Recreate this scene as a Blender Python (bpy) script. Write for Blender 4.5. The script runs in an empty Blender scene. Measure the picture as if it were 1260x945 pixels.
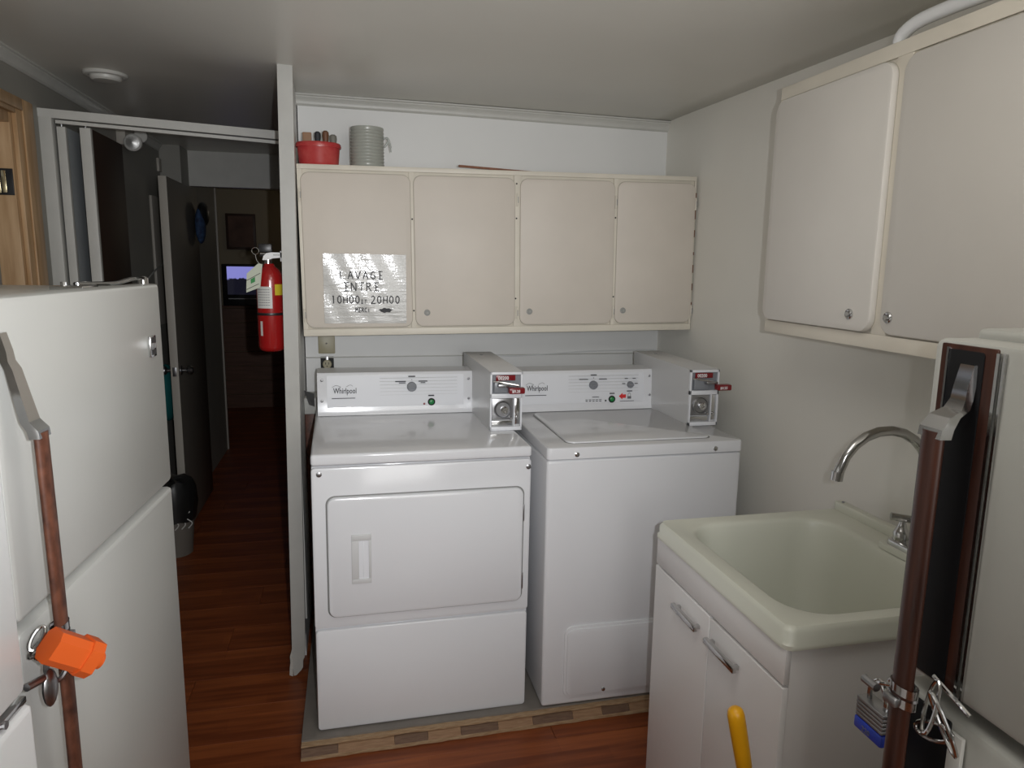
import bpy, bmesh, math, random
from mathutils import Vector, Matrix
random.seed(7)
PI = math.pi
R = math.radians
scene = bpy.context.scene
C = scene.collection

# ------------------------------------------------------------ camera
yaw, pit, rol, FPX = R(12.818), R(9.573), R(-0.841), 872.55
camd = bpy.data.cameras.new('camera'); cam = bpy.data.objects.new('camera', camd); C.objects.link(cam)
F = Vector((math.sin(yaw)*math.cos(pit), math.cos(yaw)*math.cos(pit), -math.sin(pit)))
Rr = Vector((math.cos(yaw), -math.sin(yaw), 0)); U = Rr.cross(F)
cr, sr = math.cos(rol), math.sin(rol)
RX = Rr*cr - U*sr; UY = Rr*sr + U*cr
CAM = Vector((0.136, -2.141, 1.4915))
m = Matrix.Identity(4)
for i in range(3):
    m[i][0] = RX[i]; m[i][1] = UY[i]; m[i][2] = -F[i]; m[i][3] = CAM[i]
cam.matrix_world = m
camd.sensor_width = 36; camd.sensor_fit = 'HORIZONTAL'; camd.lens = FPX/1260*36
camd.clip_start = 0.02
scene.camera = cam

# ------------------------------------------------------------ world, lights, exposure
w = bpy.data.worlds.new('world'); scene.world = w; w.use_nodes = True
w.node_tree.nodes['Background'].inputs[0].default_value = (0.75, 0.8, 0.9, 1)
w.node_tree.nodes['Background'].inputs[1].default_value = 0.3
scene.view_settings.view_transform = 'Standard'; scene.view_settings.look = 'None'
scene.view_settings.gamma = 1; scene.view_settings.use_curve_mapping = False
scene.view_settings.exposure = 0.0

def light(name, kind, loc, energy, color, target=None, **kw):
    d = bpy.data.lights.new(name, kind); d.energy = energy; d.color = color
    for k, v in kw.items(): setattr(d, k, v)
    o = bpy.data.objects.new(name, d); C.objects.link(o); o.location = loc
    if target is not None:
        o.rotation_euler = (Vector(target)-Vector(loc)).to_track_quat('-Z', 'Y').to_euler()
    return o
# the camera's own flash, just right of and above the lens
light('camera_flash', 'SPOT', CAM + RX*0.065 + UY*0.02, 84, (0.95, 0.97, 1.0), CAM + F*3 - RX*0.62 + UY*0.42, shadow_soft_size=0.007, spot_size=R(92), spot_blend=1.0)
# added fill light, set before an added window behind the camera
light('rear_fill', 'AREA', (0.75, -3.14, 1.45), 15.5, (1.0, 0.99, 0.97), (0.9, 0, 1.2), shape='RECTANGLE', size=1.1, size_y=0.9)
# added overhead fill light without a fixture, just above the frame
light('overhead_fill', 'POINT', (0.45, -1.3, 1.96), 8.2, (1.0, 0.975, 0.94), shadow_soft_size=0.22)
light('far_room_fill', 'POINT', (-0.1, 4.9, 2.0), 0.7, (1.0, 0.86, 0.66), shadow_soft_size=0.1)  # added fill light to brighten the far room, no lamp seen there

# ------------------------------------------------------------ materials
def lin(c):
    return tuple(((x/255)/12.92 if x/255 <= 0.04045 else (((x/255)+0.055)/1.055)**2.4) for x in c)
MATS = {}
def mat(name, col, rough=0.5, metal=0.0, vary=0.0, vscale=6.0, bump=0.0, bscale=60.0, emit=None, estr=0, coat=0.0, spec=None, col2=None, stretch=None, alpha=None, trans=0.0, contrast=None):
    m = bpy.data.materials.new(name); m.use_nodes = True; MATS[name] = m
    nt = m.node_tree; b = nt.nodes['Principled BSDF']
    b.inputs['Base Color'].default_value = (*col, 1); b.inputs['Roughness'].default_value = rough
    b.inputs['Metallic'].default_value = metal
    if coat: b.inputs['Coat Weight'].default_value = coat; b.inputs['Coat Roughness'].default_value = 0.08
    if spec is not None: b.inputs['Specular IOR Level'].default_value = spec
    if trans: b.inputs['Transmission Weight'].default_value = trans
    if alpha is not None: b.inputs['Alpha'].default_value = alpha
    if emit: b.inputs['Emission Color'].default_value = (*emit, 1); b.inputs['Emission Strength'].default_value = estr
    tc = nt.nodes.new('ShaderNodeTexCoord'); src = tc.outputs['Object']
    if stretch:
        mp = nt.nodes.new('ShaderNodeMapping'); mp.inputs['Scale'].default_value = stretch
        nt.links.new(src, mp.inputs[0]); src = mp.outputs[0]
    if vary or col2:
        n = nt.nodes.new('ShaderNodeTexNoise'); n.inputs['Scale'].default_value = vscale; n.inputs['Detail'].default_value = 5
        nt.links.new(src, n.inputs['Vector'])
        cr_ = nt.nodes.new('ShaderNodeValToRGB')
        lo, hi = contrast or (0.3, 0.7)
        cr_.color_ramp.elements[0].position = lo; cr_.color_ramp.elements[1].position = hi
        c2 = col2 if col2 else tuple(min(1, x*(1+vary)) for x in col)
        c1 = col if col2 else tuple(x*(1-vary) for x in col)
        cr_.color_ramp.elements[0].color = (*c1, 1); cr_.color_ramp.elements[1].color = (*c2, 1)
        nt.links.new(n.outputs[0], cr_.inputs[0]); nt.links.new(cr_.outputs[0], b.inputs['Base Color'])
    if bump:
        n2 = nt.nodes.new('ShaderNodeTexNoise'); n2.inputs['Scale'].default_value = bscale; n2.inputs['Detail'].default_value = 3
        nt.links.new(src, n2.inputs['Vector'])
        bp = nt.nodes.new('ShaderNodeBump'); bp.inputs['Strength'].default_value = bump; bp.inputs['Distance'].default_value = 0.002
        nt.links.new(n2.outputs[0], bp.inputs['Height']); nt.links.new(bp.outputs[0], b.inputs['Normal'])
    return m

M_wall = mat('wall_paint', (0.80, 0.80, 0.785), 0.42, vary=0.02, vscale=3, bump=0.12, bscale=25)
M_rwall = mat('right_wall_paint', (0.85, 0.83, 0.765), 0.4, vary=0.025, vscale=2, bump=0.12, bscale=18)
M_ceil = mat('ceiling_paint', (0.68, 0.665, 0.61), 0.36, vary=0.03, vscale=2, bump=0.08, bscale=9)
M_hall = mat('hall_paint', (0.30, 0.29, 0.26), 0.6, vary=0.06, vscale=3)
M_trim = mat('white_trim', (0.57, 0.565, 0.53), 0.4, vary=0.04, vscale=12)
M_frame = mat('cream_frame', (0.74, 0.69, 0.59), 0.45, vary=0.05, vscale=7)
M_door = mat('beige_door', (0.68, 0.62, 0.545), 0.5, vary=0.03, vscale=5, bump=0.05, bscale=40)
M_rdoor = mat('beige_door_right', (0.66, 0.63, 0.58), 0.5, vary=0.03, vscale=4, bump=0.05, bscale=40)
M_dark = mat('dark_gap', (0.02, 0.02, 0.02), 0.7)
M_app = mat('appliance_white', (0.73, 0.735, 0.755), 0.13, vary=0.012, vscale=2, spec=0.5)
M_panel = mat('console_white', (0.76, 0.77, 0.80), 0.35)
M_galv = mat('coin_box_paint', (0.60, 0.60, 0.60), 0.35)
M_chrome = mat('chrome', (0.58, 0.58, 0.58), 0.14, 1.0)
M_steel = mat('brushed_steel', (0.36, 0.36, 0.37), 0.35, 1.0)
M_knob = mat('grey_knob', (0.22, 0.23, 0.25), 0.35)
M_black = mat('black_plastic', (0.015, 0.015, 0.017), 0.35)
M_ink = mat('black_ink', (0.03, 0.03, 0.035), 0.6)
M_marker = mat('matte_marker', (0.10, 0.10, 0.105), 0.95, spec=0.0)
M_endb = mat('end_board_paint', (0.46, 0.455, 0.425), 0.45, vary=0.05, vscale=12)
M_inlay = mat('matte_black_inlay', (0.005, 0.005, 0.006), 0.55, spec=0.25)
M_refl = mat('lamp_reflector', (0.9, 0.9, 0.88), 0.35, 1.0)
M_greyink = mat('grey_ink', (0.15, 0.15, 0.16), 0.6)
M_green = mat('green_button', (0.02, 0.22, 0.06), 0.3)
M_red = mat('red_plate', (0.20, 0.008, 0.012), 0.3)
M_redlogo = mat('red_print', (0.7, 0.03, 0.03), 0.5)
M_whiteink = mat('white_print', (0.8, 0.8, 0.8), 0.5)
M_ext = mat('extinguisher_red', (0.33, 0.010, 0.010), 0.22, coat=0.5)
M_yell = mat('yellow_label', (0.62, 0.50, 0.03), 0.5)
M_label = mat('paper_label', (0.6, 0.6, 0.57), 0.5)
M_tag = mat('tag_paper', (0.50, 0.53, 0.43), 0.6)
M_greenink = mat('green_print', (0.02, 0.22, 0.05), 0.6)
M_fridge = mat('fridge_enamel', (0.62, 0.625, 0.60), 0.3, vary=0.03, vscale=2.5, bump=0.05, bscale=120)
M_fridgeR = mat('shaded_enamel', (0.44, 0.44, 0.405), 0.3, vary=0.05, vscale=2.5)  # right fridge's enamel, darkened in colour for the weaker light on that side
M_seam = mat('seam_grey', (0.22, 0.22, 0.215), 0.6)
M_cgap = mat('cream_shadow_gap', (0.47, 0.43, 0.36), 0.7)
M_fridge2 = mat('freezer_enamel', (0.92, 0.94, 0.95), 0.3, vary=0.02, vscale=2)
M_fgrey = mat('gasket_grey', (0.36, 0.36, 0.34), 0.5)
M_wood = mat('handle_wood', (0.026, 0.008, 0.005), 0.35, col2=(0.075, 0.024, 0.013), vscale=5, stretch=(14, 14, 1.2))
M_wood_old = mat('worn_handle_wood', (0.05, 0.017, 0.010), 0.5, col2=(0.17, 0.062, 0.034), vscale=12, stretch=(5, 5, 3))
M_tub = mat('utility_tub_plastic', (0.66, 0.665, 0.575), 0.3, vary=0.02, vscale=3)
M_vanity = mat('vanity_white', (0.78, 0.765, 0.755), 0.28)
M_orange = mat('orange_plastic', (0.72, 0.115, 0.016), 0.45)
M_yhand = mat('yellow_grip', (0.75, 0.36, 0.006), 0.35)
M_blue = mat('blue_plastic', (0.02, 0.05, 0.42), 0.4)
M_pine = mat('pine_wood', (0.42, 0.25, 0.12), 0.45, col2=(0.62, 0.42, 0.24), vscale=4, stretch=(10, 10, 1.0))
M_brass = mat('strike_brass', (0.85, 0.72, 0.45), 0.2, 1.0)
M_bowl = mat('red_glaze', (0.46, 0.03, 0.035), 0.25, col2=(0.55, 0.09, 0.08), vscale=20)
M_mug = mat('grey_green_glaze', (0.37, 0.38, 0.34), 0.25)
M_glass = mat('cloudy_glass', (0.75, 0.78, 0.75), 0.15, trans=0.6)
M_tan = mat('tan_wood', (0.34, 0.20, 0.12), 0.6)
M_brown = mat('brown_wood', (0.17, 0.07, 0.035), 0.5)
M_gry = mat('grey_green', (0.20, 0.19, 0.16), 0.6)
M_stick = mat('stick_wood', (0.36, 0.17, 0.11), 0.6, vary=0.2, vscale=30)
M_outlet = mat('almond_plate', (0.40, 0.36, 0.24), 0.4)
M_vinyl = mat('grey_vinyl', (0.20, 0.18, 0.16), 0.55, vary=0.1, vscale=14)
M_ply = mat('plywood_edge', (0.30, 0.18, 0.09), 0.7, col2=(0.48, 0.34, 0.21), vscale=30, stretch=(1, 6, 8), bump=0.5, bscale=90)
M_ply2 = mat('plywood_core', (0.11, 0.058, 0.033), 0.7, col2=(0.17, 0.10, 0.06), vscale=25, stretch=(1, 8, 8), bump=0.4, bscale=80)
M_ply3 = mat('plywood_core_light', (0.24, 0.13, 0.065), 0.7, col2=(0.33, 0.20, 0.11), vscale=25, stretch=(1, 8, 8), bump=0.4, bscale=80)
M_bifold = mat('bifold_brown', (0.035, 0.02, 0.014), 0.5)
M_bigrey = mat('bifold_grey', (0.30, 0.32, 0.33), 0.5)
M_hdoor = mat('hall_door_face', (0.16, 0.145, 0.125), 0.5)
M_jambcream = mat('door_edge_cream', (0.45, 0.42, 0.37), 0.5)
M_paneling = mat('wood_paneling', (0.10, 0.04, 0.02), 0.5, col2=(0.16, 0.07, 0.04), vscale=4, stretch=(1, 8, 8))
M_teal = mat('teal_cloth', (0.0, 0.12, 0.12), 0.8)
M_bag = mat('black_bag', (0.012, 0.012, 0.012), 0.4)
M_farwall = mat('far_room_paint', (0.30, 0.25, 0.17), 0.6)
M_plaster = mat('chipped_plaster', (0.5, 0.48, 0.44), 0.8, vary=0.15, vscale=60, bump=0.8, bscale=80)
M_pipe = mat('white_pipe', (0.75, 0.76, 0.76), 0.3)

# floor laminate: each plank carries three rows of short staves printed on it
def floor_mat():
    m = bpy.data.materials.new('laminate_planks'); m.use_nodes = True
    nt = m.node_tree; N = nt.nodes; L = nt.links; b = N['Principled BSDF']
    tc = N.new('ShaderNodeTexCoord'); oi = N.new('ShaderNodeObjectInfo')
    br = N.new('ShaderNodeTexBrick'); br.inputs['Scale'].default_value = 1
    br.inputs['Brick Width'].default_value = 0.42; br.inputs['Row Height'].default_value = 0.064
    br.inputs['Mortar Size'].default_value = 0.0006; br.offset = 0.37
    br.inputs['Color1'].default_value = (0.0, 0.0, 0.0, 1); br.inputs['Color2'].default_value = (1, 1, 1, 1)
    br.inputs['Mortar'].default_value = (0.3, 0.3, 0.3, 1)
    L.new(tc.outputs['Object'], br.inputs['Vector'])
    mp = N.new('ShaderNodeMapping'); mp.inputs['Scale'].default_value = (2.2, 28, 10); L.new(tc.outputs['Object'], mp.inputs[0])
    add = N.new('ShaderNodeVectorMath'); add.operation = 'ADD'; L.new(mp.outputs[0], add.inputs[0])
    sc = N.new('ShaderNodeVectorMath'); sc.operation = 'SCALE'; sc.inputs['Scale'].default_value = 19
    L.new(oi.outputs['Random'], sc.inputs[0]); L.new(sc.outputs[0], add.inputs[1])
    no = N.new('ShaderNodeTexNoise'); no.inputs['Scale'].default_value = 1.6; no.inputs['Detail'].default_value = 6; L.new(add.outputs[0], no.inputs['Vector'])
    m1 = N.new('ShaderNodeMath'); m1.operation = 'MULTIPLY_ADD'; L.new(br.outputs['Color'], m1.inputs[0]); m1.inputs[1].default_value = 0.34; m1.inputs[2].default_value = -0.17
    m2 = N.new('ShaderNodeMath'); m2.operation = 'ADD'; L.new(no.outputs[0], m2.inputs[0]); L.new(m1.outputs[0], m2.inputs[1])
    r = N.new('ShaderNodeValToRGB'); r.color_ramp.elements[0].position = 0.25; r.color_ramp.elements[1].position = 0.78
    r.color_ramp.elements[0].color = (0.16, 0.038, 0.012, 1); r.color_ramp.elements[1].color = (0.33, 0.090, 0.026, 1)
    L.new(m2.outputs[0], r.inputs[0]); L.new(r.outputs[0], b.inputs['Base Color'])
    b.inputs['Roughness'].default_value = 0.40; b.inputs['Specular IOR Level'].default_value = 0.3
    return m
M_floor = floor_mat()

# ------------------------------------------------------------ mesh helpers
def new(): return bmesh.new()
def quadring(bm, rings, cap0=True, cap1=True, closed=False):
    vs = [[bm.verts.new(p) for p in r] for r in rings]
    n = len(vs[0]); k = len(vs)
    for i in range(k if closed else k-1):
        a, b_ = vs[i], vs[(i+1) % k]
        for j in range(n):
            bm.faces.new((a[j], a[(j+1) % n], b_[(j+1) % n], b_[j]))
    if not closed:
        if cap0: bm.faces.new(list(reversed(vs[0])))
        if cap1: bm.faces.new(vs[-1])
    return vs
def bx(bm, x0, x1, y0, y1, z0, z1, bev=0.0, seg=2):
    t = bmesh.new()
    bmesh.ops.create_cube(t, size=1)
    for v in t.verts:
        v.co = ((x0+x1)/2+v.co.x*abs(x1-x0), (y0+y1)/2+v.co.y*abs(y1-y0), (z0+z1)/2+v.co.z*abs(z1-z0))
    if bev: bmesh.ops.bevel(t, geom=t.edges[:], offset=bev, segments=seg, affect='EDGES', profile=0.5)
    me = bpy.data.meshes.new('tmp'); t.to_mesh(me); t.free(); bm.from_mesh(me); bpy.data.meshes.remove(me)
def rrect(u0, u1, v0, v1, r, n=5):
    r = max(1e-5, min(r, (u1-u0)/2-1e-5, (v1-v0)/2-1e-5)); pts = []
    for cx_, cy_, a0 in ((u1-r, v1-r, 0), (u0+r, v1-r, 90), (u0+r, v0+r, 180), (u1-r, v0+r, 270)):
        for i in range(n+1):
            a = R(a0+90*i/n); pts.append((cx_+r*math.cos(a), cy_+r*math.sin(a)))
    return pts
# planes: mapping (u, v, d) -> xyz, d grows towards the viewer side of that face
MY = lambda u, v, d: (u, -d, v)         # faces -Y
PX = lambda u, v, d: (d, u, v)          # faces +X
NX = lambda u, v, d: (-d, u, v)         # faces -X
PZ = lambda u, v, d: (u, v, d)          # faces +Z
def slab(bm, mp, u0, u1, v0, v1, r, d0, d1, bev=0.003, n=5):
    s = 1 if d1 > d0 else -1
    rings = []
    for d, ins in ((d0, 0), (d1-s*bev, 0), (d1-s*bev*0.3, bev*0.3), (d1, bev)):
        rings.append([mp(u, v, d) for u, v in rrect(u0+ins, u1-ins, v0+ins, v1-ins, r-ins if r > ins else 1e-4, n)])
    quadring(bm, rings)
def tube(bm, pts, r, seg=10, closed=False, flat=None):
    pts = [Vector(p) for p in pts]; n = len(pts); rings = []
    up = None
    for i, p in enumerate(pts):
        if closed: t = (pts[(i+1) % n]-pts[i-1]).normalized()
        else: t = (pts[min(i+1, n-1)]-pts[max(i-1, 0)]).normalized()
        if up is None:
            up = Vector((0, 0, 1)) if abs(t.z) < 0.9 else Vector((1, 0, 0))
        s = t.cross(up).normalized(); up = s.cross(t).normalized()
        rr = r[i] if isinstance(r, (list, tuple)) else r
        f = flat if flat else 1
        rings.append([p + s*rr*math.cos(2*PI*j/seg) + up*rr*f*math.sin(2*PI*j/seg) for j in range(seg)])
    quadring(bm, rings, closed=closed)
def ell(bm, c, r, seg=16, rings_=10):
    t = bmesh.new(); bmesh.ops.create_uvsphere(t, u_segments=seg, v_segments=rings_, radius=1)
    for v in t.verts: v.co = (c[0]+v.co.x*r[0], c[1]+v.co.y*r[1], c[2]+v.co.z*r[2])
    me = bpy.data.meshes.new('tmp'); t.to_mesh(me); t.free(); bm.from_mesh(me); bpy.data.meshes.remove(me)
def lathe(bm, prof, c=(0, 0, 0), axis='z', seg=24, sx=1, sy=1):
    rings = []
    for r, h in prof:
        ring = []
        for j in range(seg):
            a = 2*PI*j/seg; x, y = r*math.cos(a)*sx, r*math.sin(a)*sy
            if axis == 'z': p = (c[0]+x, c[1]+y, c[2]+h)
            elif axis == 'y': p = (c[0]+x, c[1]-h, c[2]+y)       # h towards -Y
            elif axis == 'x': p = (c[0]+h, c[1]+x, c[2]+y)       # h towards +X
            else: p = (c[0]-h, c[1]+x, c[2]+y)                   # '-x'
            ring.append(p)
        rings.append(ring)
    quadring(bm, rings)
def crv(pts, k=6):
    out = []; P = [Vector(p) for p in pts]; n = len(P)
    for i in range(n-1):
        a, b_, c, d = P[max(i-1, 0)], P[i], P[i+1], P[min(i+2, n-1)]
        for j in range(k):
            t = j/k
            out.append(0.5*((2*b_)+(c-a)*t+(2*a-5*b_+4*c-d)*t*t+(3*b_-a-3*c+d)*t**3))
    out.append(P[-1]); return out
ORG = {}
def obj(name, bm, m, parent=None, label=None, ang=35, kind=None):
    bmesh.ops.recalc_face_normals(bm, faces=bm.faces[:])
    org = ORG.get(parent.name, Vector()) if parent else Vector()
    bmesh.ops.translate(bm, verts=bm.verts[:], vec=-org)
    me = bpy.data.meshes.new(name); bm.to_mesh(me); bm.free()
    me.polygons.foreach_set('use_smooth', [True]*len(me.polygons)); me.set_sharp_from_angle(angle=R(ang))
    me.materials.append(m)
    o = bpy.data.objects.new(name, me); C.objects.link(o)
    if parent: o.parent = parent; ORG[o.name] = org
    if label: o['label'] = label
    if kind: o['kind'] = kind
    return o
def recenter(o):
    """move a single-mesh thing's origin to its base"""
    xs = [v.co.copy() for v in o.data.vertices]
    c = Vector(((min(v.x for v in xs)+max(v.x for v in xs))/2, (min(v.y for v in xs)+max(v.y for v in xs))/2, min(v.z for v in xs)))
    o.data.transform(Matrix.Translation(-c)); o.location = c; ORG[o.name] = c
def thing(name, label, cat, loc, group=None, rot=(0, 0, 0), local=False):
    o = bpy.data.objects.new(name, None); C.objects.link(o); o.location = loc; o.rotation_euler = rot
    o.empty_display_size = 0.05
    ORG[o.name] = Vector() if local else Vector(loc)
    o['label'] = label; o['category'] = cat
    if group: o['group'] = group
    return o
def single(name, bm, m, label, cat, group=None, ang=35):
    o = obj(name, bm, m, ang=ang); recenter(o); o['label'] = label; o['category'] = cat
    if group: o['group'] = group
    return o
def struct(name, bm, m): return obj(name, bm, m, kind='structure')
def setting(name, loc=(0, 0, 0)):
    o = bpy.data.objects.new(name, None); C.objects.link(o); o.location = loc; o['kind'] = 'structure'
    ORG[o.name] = Vector(loc); return o
def text(name, s, parent, loc, size, rot, m, ext=0.0004, align='LEFT', xs=1.0, shear=0, space=1.0, off=0.0):
    cu = bpy.data.curves.new('t', 'FONT'); cu.body = s; cu.size = size; cu.extrude = ext; cu.align_x = align
    cu.shear = shear; cu.space_character = space; cu.offset = off; cu.resolution_u = 2
    o = bpy.data.objects.new('t', cu); C.objects.link(o)
    dg = bpy.context.evaluated_depsgraph_get(); dg.update()
    me = bpy.data.meshes.new_from_object(o.evaluated_get(dg)); bpy.data.objects.remove(o)
    org = ORG.get(parent.name, Vector())
    mx = Matrix.Translation(Vector(loc)-org) @ Matrix.Rotation(R(rot[2]), 4, 'Z') @ Matrix.Rotation(R(rot[0]), 4, 'X') @ Matrix.Rotation(R(rot[1]), 4, 'Y') @ Matrix.Diagonal((xs, 1, 1, 1))
    me.transform(mx); me.materials.clear(); me.materials.append(m)
    t = bpy.data.objects.new(name, me); C.objects.link(t); t.parent = parent; ORG[t.name] = org
    return t
def copy_tree(o, parent=None):
    c = o.copy(); C.objects.link(c)
    if parent: c.parent = parent
    for ch in list(o.children): copy_tree(ch, c)
    return c

FZ = -0.04
XR = 1.58            # right wall
XL = -1.0            # left wall
YB = 1.044           # back wall of the laundry
def ceil_z(x, y):
    z = 2.19
    if y < 1.02: z -= max(0, (x+1)/2.58)*(0.04+(1.02-y)*0.023)
    else: z -= max(0, (x+1)/2.58)*0.04 if x > -0.1 else max(0, (x+1)/2.58)*0.04*max(0, 1-(y-1.02))
    z -= 0.052*math.exp(-((x+0.05)**2+(y-0.406)**2)/(2*0.30**2))
    return z

# ------------------------------------------------------------ setting: shell
fl = setting('floor')
bm = new(); bx(bm, XL-0.2, XR+0.1, -3.3, 5.75, FZ-0.08, FZ-0.012); obj('subfloor', bm, M_dark, fl)
# planks run across the room; mesh data shared between alike pieces
plank_me = {}
PW, PLN = 0.192, 1.29
row = 0; y = -3.2
while y < 5.62:
    x = XL-0.15 - ((row*0.47) % 1)*PLN
    while x < XR:
        a, b_ = max(x, XL-0.14), min(x+PLN, XR)
        if b_-a > 0.05:
            key = (round(a-x, 2), round(b_-a, 2))
            if key not in plank_me:
                t = new(); bx(t, a-x+0.0006, b_-x-0.0006, 0.0006, PW-0.0006, -0.012, 0, 0.0008, 1)
                me = bpy.data.meshes.new('plank'); t.to_mesh(me); t.free(); me.materials.append(M_floor); plank_me[key] = me
            o = bpy.data.objects.new('plank', plank_me[key]); C.objects.link(o); o.parent = fl; o.location = (x, y, FZ)
        x += PLN
    y += PW; row += 1

bm = new(); NXg, NYg = 37, 60
CX0 = -2.15
g = [[bm.verts.new((CX0+(XR-CX0)*i/NXg, -3.2+8.85*j/NYg, ceil_z(CX0+(XR-CX0)*i/NXg, -3.2+8.85*j/NYg))) for i in range(NXg+1)] for j in range(NYg+1)]
for j in range(NYg):
    for i in range(NXg): bm.faces.new((g[j][i], g[j+1][i], g[j+1][i+1], g[j][i+1]))
ce = obj('ceiling', bm, M_ceil, kind='structure', ang=60)
sd = ce.modifiers.new('thickness', 'SOLIDIFY'); sd.thickness = 0.05; sd.offset = 1
bm = new(); bx(bm, XR, XR+0.1, -3.3, YB+0.1, FZ, 2.2); struct('wall_right', bm, M_rwall)
bm = new(); bx(bm, -0.07, XR, YB, YB+0.08, FZ, 2.2); struct('wall_back', bm, M_wall)
# left wall with the pine-framed doorway
bm = new()
bx(bm, XL-0.15, XL, 0.78, 3.90, FZ, 2.25); bx(bm, XL-0.15, XL, -3.3, -0.12, FZ, 2.25); bx(bm, XL-0.15, XL, -0.12, 0.78, 1.99, 2.25)
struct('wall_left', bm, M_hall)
# wall behind the camera, with an added, unseen window to go with the fill light
bm = new()
bx(bm, XL-0.15, 0.5, -3.3, -3.2, FZ, 2.2); bx(bm, 1.5, XR, -3.3, -3.2, FZ, 2.2)
bx(bm, 0.5, 1.5, -3.3, -3.2, FZ, 0.95); bx(bm, 0.5, 1.5, -3.3, -3.2, 1.95, 2.2); struct('wall_front', bm, M_wall)
wn = setting('added_window_1', (1.0, -3.2, 0.95))
bm = new()
for a in ((0.5, 0.55, 0.95, 1.95), (1.45, 1.5, 0.95, 1.95), (0.55, 1.45, 0.95, 1.0), (0.55, 1.45, 1.9, 1.95), (0.98, 1.02, 1.0, 1.9)): bx(bm, a[0], a[1], -3.26, -3.19, a[2], a[3], 0.002)
obj('added_window_frame', bm, M_trim, wn)
bm = new(); bx(bm, 0.55, 1.45, -3.235, -3.23, 1.0, 1.9); obj('added_pane', bm, M_glass, wn)
# far room end wall, hall
bm = new(); bx(bm, -2.15, 0.35, 5.62, 5.72, FZ, 2.25); struct('wall_far', bm, M_farwall)
bm = new(); bx(bm, -2.15, -2.10, 3.9, 5.62, FZ, 2.25); bx(bm, -2.10, XL, 3.86, 3.90, FZ, 2.25); struct('wall_far_left', bm, M_farwall)
bm = new(); bx(bm, -2.15, XL-0.2, 3.86, 5.75, FZ-0.08, FZ-0.001); obj('floor_slab', bm, M_floor, fl)
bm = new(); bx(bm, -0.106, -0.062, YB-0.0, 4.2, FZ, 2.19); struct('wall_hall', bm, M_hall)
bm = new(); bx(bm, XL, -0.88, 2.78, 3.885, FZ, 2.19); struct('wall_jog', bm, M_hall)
bm = new(); bx(bm, -0.9, -0.868, 3.885, 3.91, FZ, 2.12, 0.002); struct('trim_6', bm, M_jambcream)
bm = new(); bx(bm, -0.105, 0.35, 4.2, 4.28, FZ, 2.19); bx(bm, 0.3, 0.35, 4.28, 5.62, FZ, 2.19); struct('wall_hall_end', bm, M_farwall)
# the thin partition with its end board
def skew(z): return 0.0245*(z/1.95)
bm = new()
rings = []
for z in (FZ+0.1, 1.0, 2.1, 2.16):
    s = skew(z); rings.append([(-0.100+s, 0.43, z), (-0.066+s, 0.43, z), (-0.066, YB, z), (-0.100, YB, z)])
quadring(bm, rings); bx(bm, -0.1, -0.066, 0.55, YB, FZ, 0.07)
struct('wall_partition', bm, M_wall)
pt = setting('trim_1', (-0.08, 0.41, FZ))
bm = new()
rings = [[(-0.108+skew(z), 0.405, z), (-0.060+skew(z), 0.405, z), (-0.060+skew(z), 0.432, z), (-0.108+skew(z), 0.432, z)] for z in (0.06, 0.5, 1.0, 1.5, 2.165)]
quadring(bm, rings)
obj('end_board', bm, M_endb, pt)
bm = new()   # broken lower end of the board
out = [(-0.107, 0.06), (-0.062, 0.06), (-0.063, 0.035), (-0.067, 0.028), (-0.069, 0.022), (-0.070, -0.005), (-0.076, -0.015), (-0.083, -0.022), (-0.094, -0.034), (-0.104, -0.036), (-0.105, -0.01), (-0.109, 0.03)]
quadring(bm, [[(x, 0.405, z) for x, z in out], [(x, 0.428, z) for x, z in out]]); obj('broken_end', bm, M_endb, pt, 'chipped lower end of the white board')
bm = new()
out = [(-0.107, 0.075), (-0.105, 0.0), (-0.107, -0.036), (-0.119, -0.03), (-0.117, 0.0), (-0.114, 0.02), (-0.115, 0.045), (-0.110, 0.06)]
quadring(bm, [[(x, 0.402, z) for x, z in out], [(x, 0.42, z) for x, z in out]]); obj('plaster_flake', bm, M_plaster, pt, 'rough flake of plaster at the foot')
bm = new(); bx(bm, -0.062, -0.052, 0.46, 0.49, 0.16, 1.2, 0.001); obj('edge_strip', bm, M_trim, pt)

# crown mouldings, following the ceiling
def moulding(name, p0, p1, nrm, prof, m, k=8, gap=0.0):
    bm = new(); rings = []
    for i in range(k+1):
        t = i/k; x = p0[0]+(p1[0]-p0[0])*t; y = p0[1]+(p1[1]-p0[1])*t; zc = ceil_z(x, y)-gap
        rings.append([(x+nrm[0]*a, y+nrm[1]*a, zc+b_) for a, b_ in prof])
    quadring(bm, rings); return struct(name, bm, m)
prof = [(0, 0), (0.034, 0), (0.034, -0.006), (0.026, -0.009), (0.026, -0.013), (0.016, -0.022), (0.012, -0.032), (0.012, -0.038), (0.005, -0.044), (0, -0.044)]
moulding('trim_2', (-0.066, YB), (XR, YB), (0, -1), prof, M_trim, gap=0.003)
moulding('trim_3', (XL, -3.2), (XL, 2.75), (1, 0), prof, M_trim)
bm = new(); bx(bm, -0.066, XR, YB-0.007, YB, 1.076, 1.081, 0.002); struct('trim_4', bm, M_trim)   # seam strip under the cabinet

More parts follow.
